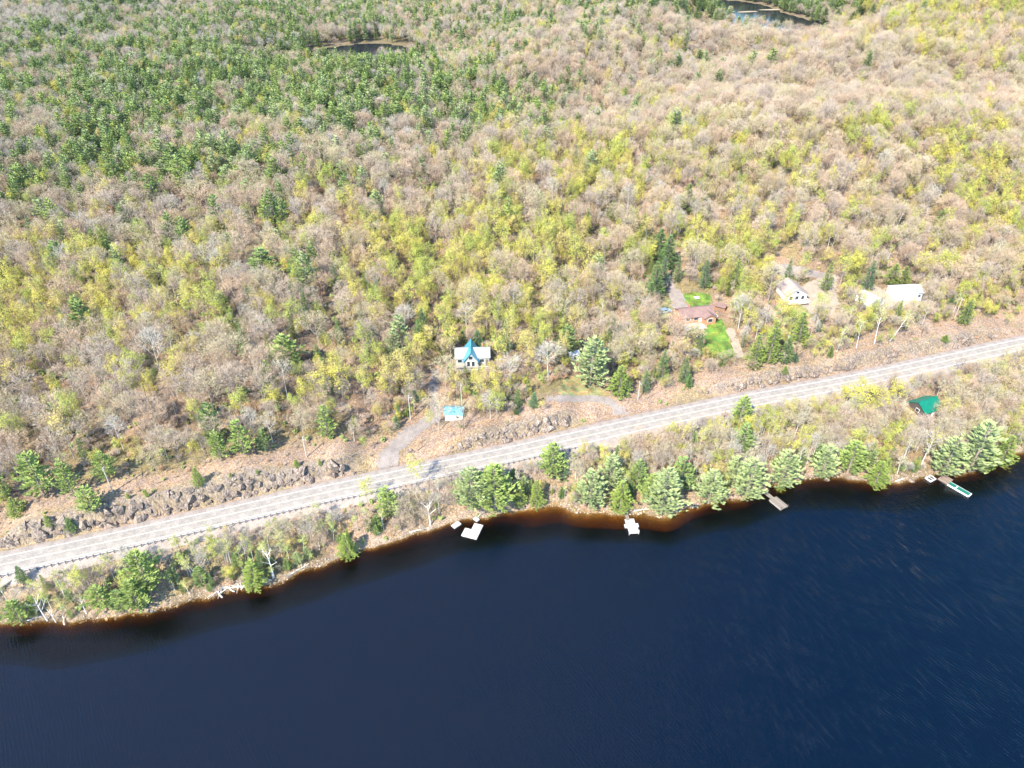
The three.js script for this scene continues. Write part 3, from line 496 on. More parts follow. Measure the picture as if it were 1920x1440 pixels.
{
  const a = onPlane(1440, 930, 0.4), g = thing('wooden_dock', 'weathered brown wooden dock with square landing, gangway and outer platform', 'dock', V(a.x, 0, a.z), 0.52);
  dockBox(g, 'landing', 4.2, 4.4, -0.2, -3.6, 0.55, M.deck); dockBox(g, 'gangway', 1.2, 3.6, 0.3, 0.0, 0.5, M.deckGrey, 0.18); dockBox(g, 'platform', 3.0, 4.6, 0.4, 3.7, 0.42, M.deckGrey); dockBox(g, 'float', 2.6, 4.1, 0.4, 3.7, 0.08, M.floatGrey);
  for (const [x, z] of [[-2, -1.5], [1.7, -1.5], [-1.0, 5.9], [1.8, 5.9]]) part('mooring_post', new THREE.CylinderGeometry(0.09, 0.09, 2.8, 8).translate(x, 0, z), M.darkWood, g);
}
{
  const a = onPlane(1793, 914, 0.4), g = thing('carpeted_dock', 'long narrow dock covered in green carpet with white edging', 'dock', V(a.x, 0, a.z), 0.62);
  dockBox(g, 'deck', 1.9, 8.4, 0, 0, 0.4, M.trim, 0.3); dockBox(g, 'carpet', 1.55, 3.9, 0, -2.03, 0.57, M.greenCarpet, 0.04); dockBox(g, 'carpet', 1.55, 3.7, 0, 2.08, 0.57, M.greenCarpet, 0.04); dockBox(g, 'float', 1.6, 8.0, 0, 0, 0.06, M.floatGrey);
  const b = onPlane(1772, 900, 0.5), g2 = thing('dock_landing', 'pinkish wooden landing on the shore above the green dock', 'dock', V(b.x, 0, b.z), 0.62); dockBox(g2, 'deck', 3.6, 3.0, 0, 0, 0.62, M.deck); for (const x of [-1.6, 1.6]) part('post', box(0.2, 2.2, 0.2, x, -0.3, 1.3), M.darkWood, g2);
  const c = onPlane(1745, 897, 0.3), g3 = thing('swim_raft', 'small white-framed raft beside the green dock', 'raft', V(c.x, 0, c.z), 0.5); dockBox(g3, 'frame', 2.6, 2.0, 0, 0, 0.22, M.trim, 0.3); dockBox(g3, 'deck', 1.9, 1.3, 0, 0, 0.38, M.darkWood, 0.06); dockBox(g3, 'crossbar', 0.14, 1.3, 0, 0, 0.43, M.trim, 0.05);
}

// ------------------------------------------------------------------ utility poles and wires
{
  const L = [[-130, 1002], [212, 923], [575, 857], [770, 787], [866, 763], [1196, 749], [1470, 668], [1790, 596]], names = ['beyond the leftmost rock cut', 'above the long rock cut, leftmost in view', 'on the bank left of the driveway mouth', 'beside the gravel driveway', 'behind the blue-roofed shed', 'above the curved driveway mouth', 'on the bank below the tan roofed house', 'on the bank below the white garage'];
  const tops = [];
  L.forEach(([px, py], i) => {
    const p = ground(px, py), h = [9, 9, 7.5, 9.6, 9.2, 7, 8.5, 8.5][i], g = thing('utility_pole', 'weathered wooden utility pole ' + names[i], 'utility pole', p, 0.3);
    part('pole', new THREE.CylinderGeometry(0.12, 0.17, h + 1, 8).translate(0, h / 2 - 0.5, 0), M.pole, g); part('crossarm', box(0.12, 0.14, 1.7, 0.16, h - 0.5, 0), M.pole, g); for (const z of [-0.7, 0.7]) part('insulator', new THREE.CylinderGeometry(0.05, 0.07, 0.2, 6).translate(0.16, h - 0.33, z), M.trim, g);
    if (i === 3) part('lamp_arm', join([box(0.9, 0.06, 0.06, 0.45, h - 1.0, 0), box(0.4, 0.12, 0.2, 0.95, h - 1.04, 0)]), M.trim, g);
    clear(p, 1.2); tops.push(V(p.x, p.y + h - 0.2, p.z));
  });
  for (let i = 0; i + 1 < tops.length; i++) for (const s of [-0.7, 0.7]) {
    const pts = []; for (let k = 0; k <= 10; k++) { const t = k / 10, q = tops[i].clone().lerp(tops[i + 1], t); q.y -= 1.1 * 4 * t * (1 - t); q.z += s * 0.95; q.x += s * 0.3 + 0.15; pts.push(q); }
    const o = part('power_line', new THREE.TubeGeometry(new THREE.CatmullRomCurve3(pts), 14, 0.018, 4), M.wire, scene); o.name = numbered('power_line');
    o.userData = { label: `${s < 0 ? 'far' : 'near'} power line running from the pole ${names[i].split(',')[0]}`, category: 'power line', group: 'power lines along the highway' };
  }
}

// ------------------------------------------------------------------ trees: geometry of a few of each kind, 10 m tall, then placed
class Mesher {
  constructor() { this.p = []; this.i = []; }
  tube(pts, rad, sides) {
    const base = this.p.length / 3, n = pts.length, up = V(0, 1, 0), d = V(0, 0, 0), a = V(0, 0, 0), b = V(0, 0, 0);
    for (let k = 0; k < n; k++) {
      d.copy(pts[Math.min(n - 1, k + 1)]).sub(pts[Math.max(0, k - 1)]).normalize(); a.crossVectors(d, Math.abs(d.y) > 0.95 ? V(1, 0, 0) : up).normalize(); b.crossVectors(d, a);
      for (let s = 0; s < sides; s++) { const t = s / sides * 6.2832, c = Math.cos(t) * rad[k], e = Math.sin(t) * rad[k]; this.p.push(pts[k].x + a.x * c + b.x * e, pts[k].y + a.y * c + b.y * e, pts[k].z + a.z * c + b.z * e); }
    }
    for (let k = 0; k < n - 1; k++) for (let s = 0; s < sides; s++) { const q = base + k * sides + s, w = base + k * sides + (s + 1) % sides; this.i.push(q, w, q + sides, w, w + sides, q + sides); }
  }
  tri(a, b, c, out) {      // a face turned outwards
    const n = b.clone().sub(a).cross(c.clone().sub(a)), k = this.p.length / 3; this.p.push(a.x, a.y, a.z, b.x, b.y, b.z, c.x, c.y, c.z);
    if (n.dot(out) < 0) this.i.push(k, k + 2, k + 1); else this.i.push(k, k + 1, k + 2);
  }
  geo() { const g = new THREE.BufferGeometry(); g.setAttribute('position', new THREE.BufferAttribute(new Float32Array(this.p), 3)); g.setIndex(this.i); return g; }
}
const rv = (r) => { const u = r() * 2 - 1, a = r() * 6.2832, s = Math.sqrt(1 - u * u); return V(Math.cos(a) * s, u, Math.sin(a) * s); };
function blade(m, r, p, dir, len, wid, out) { const e = p.clone().addScaledVector(dir, len), w = rv(r).cross(dir).normalize().multiplyScalar(wid / 2), q = p.clone().addScaledVector(dir, len * 0.45); m.tri(q.clone().add(w), e, q.clone().sub(w), out); m.tri(q.clone().sub(w), p, q.clone().add(w), out); }
function leaf(m, r, p, size, out) { const n = out.clone().addScaledVector(rv(r), 0.9).normalize(), a = rv(r).cross(n).normalize(), b = n.clone().cross(a), s = size * (0.6 + 0.8 * r()); m.tri(p.clone().addScaledVector(a, s * 0.6), p.clone().addScaledVector(b, s * 0.55), p.clone().addScaledVector(a, -s * 0.6), n); m.tri(p.clone().addScaledVector(a, -s * 0.6), p.clone().addScaledVector(b, -s * 0.5), p.clone().addScaledVector(a, s * 0.6), n); }
// broad-leaved skeleton; returns trunk mesher and the ends of its branches
function skeleton(r, o) {
  const m = new Mesher(), ends = [], H = 10, fork = H * o.fork, lean = V((r() - 0.5) * o.lean, 0, (r() - 0.5) * o.lean), at = (t) => V(lean.x * t * t + Math.sin(t * 3 + o.w) * 0.15 * o.lean, t * H, lean.z * t * t);
  const tp = [], tr = []; for (let k = 0; k <= 5; k++) { const t = k / 5 * 0.9; tp.push(at(t)); tr.push(o.r * (1 - t * 0.9)); } tp[0].y = -0.5; m.tube(tp, tr, 5);
  for (let k = 0; k < o.limbs; k++) {
    const t = lerp(o.fork, 0.86, (k + 0.4 * r()) / o.limbs), s = at(t), az = k * 2.4 + r(), el = lerp(0.45, 1.1, t) + (r() - 0.5) * 0.25, L = o.spread * (1.15 - 0.75 * Math.abs(t - o.wide)) * (0.8 + 0.4 * r());
    const pts = [s]; let d = V(Math.cos(az) * Math.cos(el), Math.sin(el), Math.sin(az) * Math.cos(el)); for (let j = 1; j <= 3; j++) { d.y += 0.12; d.normalize(); pts.push(pts[j - 1].clone().addScaledVector(d, L / 3)); }
    const r0 = o.r * 0.42; m.tube(pts, [r0, r0 * 0.7, r0 * 0.45, r0 * 0.15], 4);
    for (let j = 0; j < o.subs; j++) { const f = 0.35 + 0.65 * (j + r()) / o.subs, q = f * 3, i = Math.min(2, Math.floor(q)), a = pts[i].clone().lerp(pts[i + 1], q - i), e = d.clone().addScaledVector(rv(r), 0.9).normalize(); e.y = Math.abs(e.y) * 0.8 + 0.1; const b = a.clone().addScaledVector(e, L * (0.28 + 0.22 * r())); m.tube([a, b], [r0 * 0.35, r0 * 0.08], 3); ends.push([a.clone().lerp(b, 0.55), e], [b, e]); }
    ends.push([pts[3], d.clone()], [pts[2], d.clone()]);
  }
  ends.push([at(0.9), V(0, 1, 0)], [at(0.82), V(0, 1, 0)]);
  return { m, ends };
}
const centreOf = (ends) => { const c = V(0, 0, 0); ends.forEach(([p]) => c.add(p)); return c.multiplyScalar(1 / ends.length); };
function bareTree(seed, o) {
  const r = rng(seed), { m, ends } = skeleton(r, { r: 0.14, fork: 0.36, limbs: 9, subs: 4, spread: 3.5, wide: 0.45, lean: 0.8, w: seed, ...o }), c = new Mesher(), mid = centreOf(ends), N = o.twigs ?? 660;
  for (let k = 0; k < N; k++) { const [p, d] = ends[Math.floor(r() * ends.length)], q = p.clone().addScaledVector(rv(r), 0.42 + 0.2 * r()), out = q.clone().sub(mid).normalize(); out.y += 0.35; const dir = d.clone().addScaledVector(rv(r), 0.85).addScaledVector(out, 0.35).normalize(); blade(c, r, q, dir, 0.5 + 0.6 * r(), o.wid ?? 0.065, out); }
  const ext = V(0, 0, 0); ends.forEach(([p]) => ext.set(Math.max(ext.x, Math.hypot(p.x - mid.x, p.z - mid.z)), Math.max(ext.y, p.y - mid.y), 0)); const R = ext.x * 0.92, top = ext.y + 0.2, lump = r() * 50, wx = 0.82 + 0.4 * r();   // fine outer twigs make the domed outline
  for (let k = 0; k < (o.dome ?? 760); k++) { const d = rv(r); if (d.y < -0.25) { k--; continue; } const b = 0.55 + 0.72 * noise(d.x * 2.6 + lump, d.z * 2.6 + d.y * 2.4, 3), q = V(mid.x + d.x * R * b * wx, mid.y + d.y * (d.y > 0 ? top : R * 0.9) * b - 0.35, mid.z + d.z * R * b / wx).addScaledVector(d, -0.5 * r()), out = d.clone(); out.y += 0.3; blade(c, r, q, d.clone().addScaledVector(rv(r), 0.6).add(V(0, 0.25, 0)).normalize(), 0.45 + 0.4 * r(), (o.wid ?? 0.065) * 0.9, out); }
  if (o.buds) for (let k = 0; k < o.buds; k++) { const [p] = ends[Math.floor(r() * ends.length)], q = p.clone().addScaledVector(rv(r), 0.75 * Math.sqrt(r())); leaf(c, r, q, 0.17, q.clone().sub(mid).normalize().add(V(0, 0.5, 0))); }
  return { trunk: m.geo(), crown: c.geo() };
}
function leafTree(seed, o) {
  const r = rng(seed), { m, ends } = skeleton(r, { r: 0.12, fork: 0.34, limbs: 9, subs: 3, spread: 3.1, wide: 0.45, lean: 0.9, w: seed, ...o }), c = new Mesher(), mid = centreOf(ends), N = o.leaves ?? 900;
  const skip = ends.map(() => r() < (o.gap ?? 0.22));
  for (let k = 0; k < N; k++) { const e = Math.floor(r() * ends.length); if (skip[e] && r() < 0.75) continue; const q = ends[e][0].clone().addScaledVector(rv(r), (o.puff ?? 0.85) * Math.sqrt(r())); q.y += 0.15; leaf(c, r, q, o.size ?? 0.27, q.clone().sub(mid).normalize().add(V(0, 0.6, 0))); }
  for (let k = 0; k < (o.twigs ?? 120); k++) { const [p, d] = ends[Math.floor(r() * ends.length)], dir = d.clone().addScaledVector(rv(r), 0.8).normalize(); blade(c, r, p, dir, 0.7, 0.06, V(0, 1, 0)); }
  return { trunk: m.geo(), crown: c.geo() };
}
function pineTree(seed, o = {}) {       // white pine: broad uneven plates of needles
  const r = rng(seed), m = new Mesher(), c = new Mesher(), H = 10, lean = V((r() - 0.5) * 0.5, 0, (r() - 0.5) * 0.5), at = (t) => V(lean.x * t, t * H, lean.z * t);
  m.tube([V(0, -0.5, 0), at(0.3), at(0.65), at(0.98)], [0.17, 0.13, 0.08, 0.015], 6);
  const W = o.whorls ?? 13, low = o.low ?? 0.14;
  for (let k = 0; k < W; k++) {
    const t = lerp(low, 0.96, k / (W - 1)), u = (t - low) / (0.96 - low), R = (o.wide ?? 2.3) * Math.pow(1 - u, o.pow ?? 0.62) * (0.55 + 0.45 * smooth(0, 0.22, u)) * (0.75 + 0.5 * r()) + 0.25, nb = k > W - 3 ? 4 : 6, a0 = r() * 6;
    for (let b = 0; b < nb; b++) {
      if (r() < (o.miss ?? 0.1)) continue;
      const az = a0 + b / nb * 6.283 + (r() - 0.5) * 0.5, L = R * (0.72 + 0.5 * r()), rise = (o.rise ?? 0.12) + 0.45 * u, s = at(t + (r() - 0.5) * 0.03), dir = V(Math.cos(az), rise, Math.sin(az)).normalize(), side = V(-Math.sin(az), 0, Math.cos(az));
      m.tube([s, s.clone().addScaledVector(dir, L * 0.8)], [0.04, 0.01], 3);
      const nt = Math.max(2, Math.round(L * (o.tufts ?? 4.2)));
      for (let j = 0; j < nt; j++) {
        const f = 0.28 + 0.72 * (j + r() * 0.5) / nt, q = s.clone().addScaledVector(dir, L * f).addScaledVector(side, (r() - 0.5) * L * 0.55 * f); q.y += 0.1 * r() - (o.droop ?? 0) * f * f * L;
        for (let e = 0; e < 4; e++) { const dd = dir.clone().multiplyScalar(0.6).addScaledVector(side, (r() - 0.5) * 1.8).add(V(0, 0.15 + 0.45 * r(), 0)).normalize(), len = (o.len ?? 0.5) * (0.7 + 0.6 * r()), wv = dd.clone().cross(V(0, 1, 0).addScaledVector(rv(r), 0.5)).normalize().multiplyScalar(len * 0.3); const tip = q.clone().addScaledVector(dd, len); c.tri(q.clone().add(wv), tip, q.clone().sub(wv), V(dd.x * 0.4, 1, dd.z * 0.4)); }
      }
    }
  }
  return { trunk: m.geo(), crown: c.geo() };
}
const spruceTree = (seed, o = {}) => pineTree(seed, { whorls: 19, low: 0.05, wide: 1.7, pow: 0.85, rise: -0.12, droop: 0.05, tufts: 4.2, len: 0.36, miss: 0.03, ...o });
function shrubShape(seed, leafy) {
  const r = rng(seed), m = new Mesher(), c = new Mesher();
  for (let k = 0; k < 9; k++) { const a = r() * 6.28, e = V(Math.cos(a) * (2 + 2.5 * r()), 6 + 3.5 * r(), Math.sin(a) * (2 + 2.5 * r())); m.tube([V(0, -0.4, 0), e], [0.16, 0.04], 3); for (let j = 0; j < (leafy ? 14 : 26); j++) { const q = e.clone().multiplyScalar(0.35 + 0.65 * r()).addScaledVector(rv(r), 1.6); if (leafy) leaf(c, r, q, 1.3, q.clone().normalize().add(V(0, 0.5, 0))); else blade(c, r, q, e.clone().normalize().addScaledVector(rv(r), 0.8).normalize(), 2.4, 0.35, V(0, 1, 0)); } }
  return { trunk: m.geo(), crown: c.geo() };
}
function mergeTree(t) {
  const g = new THREE.BufferGeometry(), a = t.trunk.attributes.position.array, b = t.crown.attributes.position.array, p = new Float32Array(a.length + b.length); p.set(a); p.set(b, a.length);
  const n = a.length / 3, ia = [...t.trunk.index.array], ib = [...t.crown.index.array].map((k) => k + n); g.setAttribute('position', new THREE.BufferAttribute(p, 3)); g.setIndex([...ia, ...ib]); g.addGroup(0, ia.length, 0); g.addGroup(ia.length, ib.length, 1); return g;
}
const leafMat = (c, t = 0) => (t ? new THREE.MeshPhysicalMaterial({ color: c, roughness: 1, transmission: t, thickness: 0, specularIntensity: 0.3, side: THREE.DoubleSide }) : new THREE.MeshStandardMaterial({ color: c, roughness: 0.95, side: THREE.DoubleSide }));
const bark = (r, g, b) => mat(C(r, g, b), { roughness: 1 });
const KINDS = {
  leafless_tree: { shapes: [1, 2, 3, 4, 5, 6].map((s) => bareTree(s * 7, { spread: 2.9 + s * 0.2, buds: 170, lean: 0.6 + 0.25 * s, fork: 0.28 + 0.03 * s, limbs: 7 + (s % 3) })), trunk: bark(0.30, 0.26, 0.23), tones: [[0.425, 0.33, 0.24], [0.42, 0.35, 0.215], [0.45, 0.32, 0.215], [0.385, 0.31, 0.245]], words: ['pinkish brown', 'tan', 'rusty brown', 'mauve grey'], noun: 'leafless tree', cat: 'tree' },
  aspen_tree: { shapes: [1, 2, 3].map((s) => bareTree(s * 13 + 100, { spread: 2.3, fork: 0.42, r: 0.12, limbs: 8, lean: 1.2, twigs: 420, dome: 330 })), trunk: bark(0.50, 0.46, 0.40), tones: [[0.40, 0.345, 0.265], [0.42, 0.375, 0.31]], words: ['pale grey', 'silvery'], noun: 'bare aspen', cat: 'tree' },
  budding_tree: { shapes: [1, 2, 3, 4].map((s) => leafTree(s * 11 + 300, { spread: 2.8 + s * 0.2, leaves: 1150, size: 0.2, puff: 0.95, twigs: 200 })), trunk: bark(0.32, 0.28, 0.23), tones: [[0.54, 0.485, 0.10], [0.48, 0.465, 0.11], [0.52, 0.43, 0.14], [0.38, 0.41, 0.09]], words: ['yellow-green', 'lime-green', 'olive-gold', 'fresh green'], noun: 'budding tree', cat: 'tree', through: 0.3 },
  birch_tree: { shapes: [1, 2, 3].map((s) => leafTree(s * 5 + 500, { spread: 1.9, fork: 0.45, r: 0.105, limbs: 7, subs: 3, leaves: 430, puff: 0.7, size: 0.2, lean: 1.6, twigs: 220 })), trunk: bark(0.70, 0.66, 0.60), tones: [[0.42, 0.46, 0.13], [0.48, 0.46, 0.19], [0.50, 0.44, 0.30]], words: ['lime-green', 'straw-green', 'straw-coloured'], noun: 'white-stemmed birch', cat: 'tree', through: 0.3 },
  pine_tree: { shapes: [1, 2, 3, 4].map((s) => pineTree(s * 3 + 700, { wide: 2.45 + s * 0.16 })), trunk: bark(0.24, 0.19, 0.15), tones: [[0.25, 0.325, 0.08], [0.285, 0.345, 0.14], [0.19, 0.265, 0.075]], words: ['mid green', 'light green', 'deep green'], noun: 'pine', cat: 'tree' },
  spruce_tree: { shapes: [1, 2, 3].map((s) => spruceTree(s * 3 + 800, { wide: 1.75 + 0.25 * s })), trunk: bark(0.2, 0.16, 0.13), tones: [[0.115, 0.195, 0.05], [0.21, 0.275, 0.05], [0.12, 0.20, 0.085]], words: ['dark green', 'mossy green', 'blue-green'], noun: 'conical evergreen', cat: 'tree' },
};
for (const k of Object.values(KINDS)) { k.crown = k.tones.map((c) => leafMat(C(...c), k.through)); k.merged = k.shapes.map(mergeTree); k.far = leafMat(C(1, 1, 1), k.through); k.list = []; }

// where a tree stands, in words
function whereabouts(px, py, belowRoad) {
  if (belowRoad) return px < 250 ? 'on the lake bank at the left end of the guardrail' : px < 520 ? 'on the lake bank left of the dead white snag' : px < 700 ? 'between the guardrail and the stony shore' : px < 840 ? 'on the lake bank left of the white floats' : px < 1000 ? 'on the bank above the white floats' : px < 1140 ? 'on the bank left of the cross-shaped dock' : px < 1290 ? 'on the bank behind the cross-shaped dock' : px < 1420 ? 'on the bank left of the brown dock' : px < 1560 ? 'on the bank behind the brown dock' : px < 1690 ? 'on the bank left of the green-roofed cabin' : px < 1790 ? 'beside the green-roofed cabin' : 'on the bank right of the green dock';
  if (py > 790 && px < 700) return px < 200 ? 'above the leftmost rocks of the road cut' : px < 450 ? 'on the clearing edge above the long rock cut' : 'on the bank left of the driveway mouth';
  if (py > 600) return px < 180 ? 'on the slope at the left edge above the highway' : px < 380 ? 'on the left slope above the long rock cut' : px < 560 ? 'on the slope left of the lone dark pine' : px < 720 ? 'in the woods left of the gravel driveway' : px < 850 ? 'along the gravel driveway' : px < 960 ? 'around the blue-gabled cottage' : px < 1060 ? 'between the blue-gabled cottage and the white shed' : px < 1230 ? 'around the tiny white shed' : px < 1330 ? 'below the brown-roofed bungalow' : px < 1430 ? 'beside the front lawn of the bungalow' : px < 1600 ? 'below the tan roofed house' : 'on the bank below the white garage';
  if (py > 430) return px < 250 ? 'in the woods at the left edge, half way up' : px < 480 ? 'in the woods left of the big lone pine' : px < 700 ? 'in the woods around the big lone pine' : px < 900 ? 'in the woods behind the blue-gabled cottage' : px < 1080 ? 'in the yellow-green woods above the cottage' : px < 1230 ? 'in the woods left of the bungalow driveway' : px < 1420 ? 'in the woods behind the bungalow' : px < 1600 ? 'in the woods behind the tan roofed house' : 'in the woods behind the white garage';
  const band = py < 130 ? 'at the view top' : py < 230 ? 'high in far woods' : py < 330 ? 'in far woods' : 'in nearer far woods';
  return band + (px < 160 ? ', by the left edge' : px < 320 ? ', left of the evergreen stand' : px < 480 ? ', in the left evergreen stand' : px < 600 ? ', left of the dark pond' : px < 780 ? ', in line with the dark pond' : px < 960 ? ', right of the dark pond' : px < 1180 ? ', in the middle' : px < 1360 ? ', left of the bright pond' : px < 1500 ? ', in line with the bright pond' : px < 1720 ? ', right of the bright pond' : ', by the right edge');
}
const place = (kind, p, h, extra = {}) => { const k = KINDS[kind], r = extra.r ?? rndPlace; const q = shown(p, h * 0.5), dr = beyond(p.x, p.z); k.list.push({ p, h, w: h * (extra.w ?? 0.85 + 0.3 * r()), shape: extra.shape ?? Math.floor(r() * k.shapes.length), turn: r() * 6.283, tone: extra.tone ?? Math.floor(r() * k.tones.length), j: 0.82 + 0.36 * r(), px: q[0], py: q[1], size: h * FPX / q[2], in: q[0] > -15 && q[0] < 1935 && q[1] > -10, below: dr < 0, hand: extra.label, tilt: extra.tilt ?? [(r() - 0.5) * 0.08, (r() - 0.5) * 0.08] }); };
const rndPlace = rng(4242);

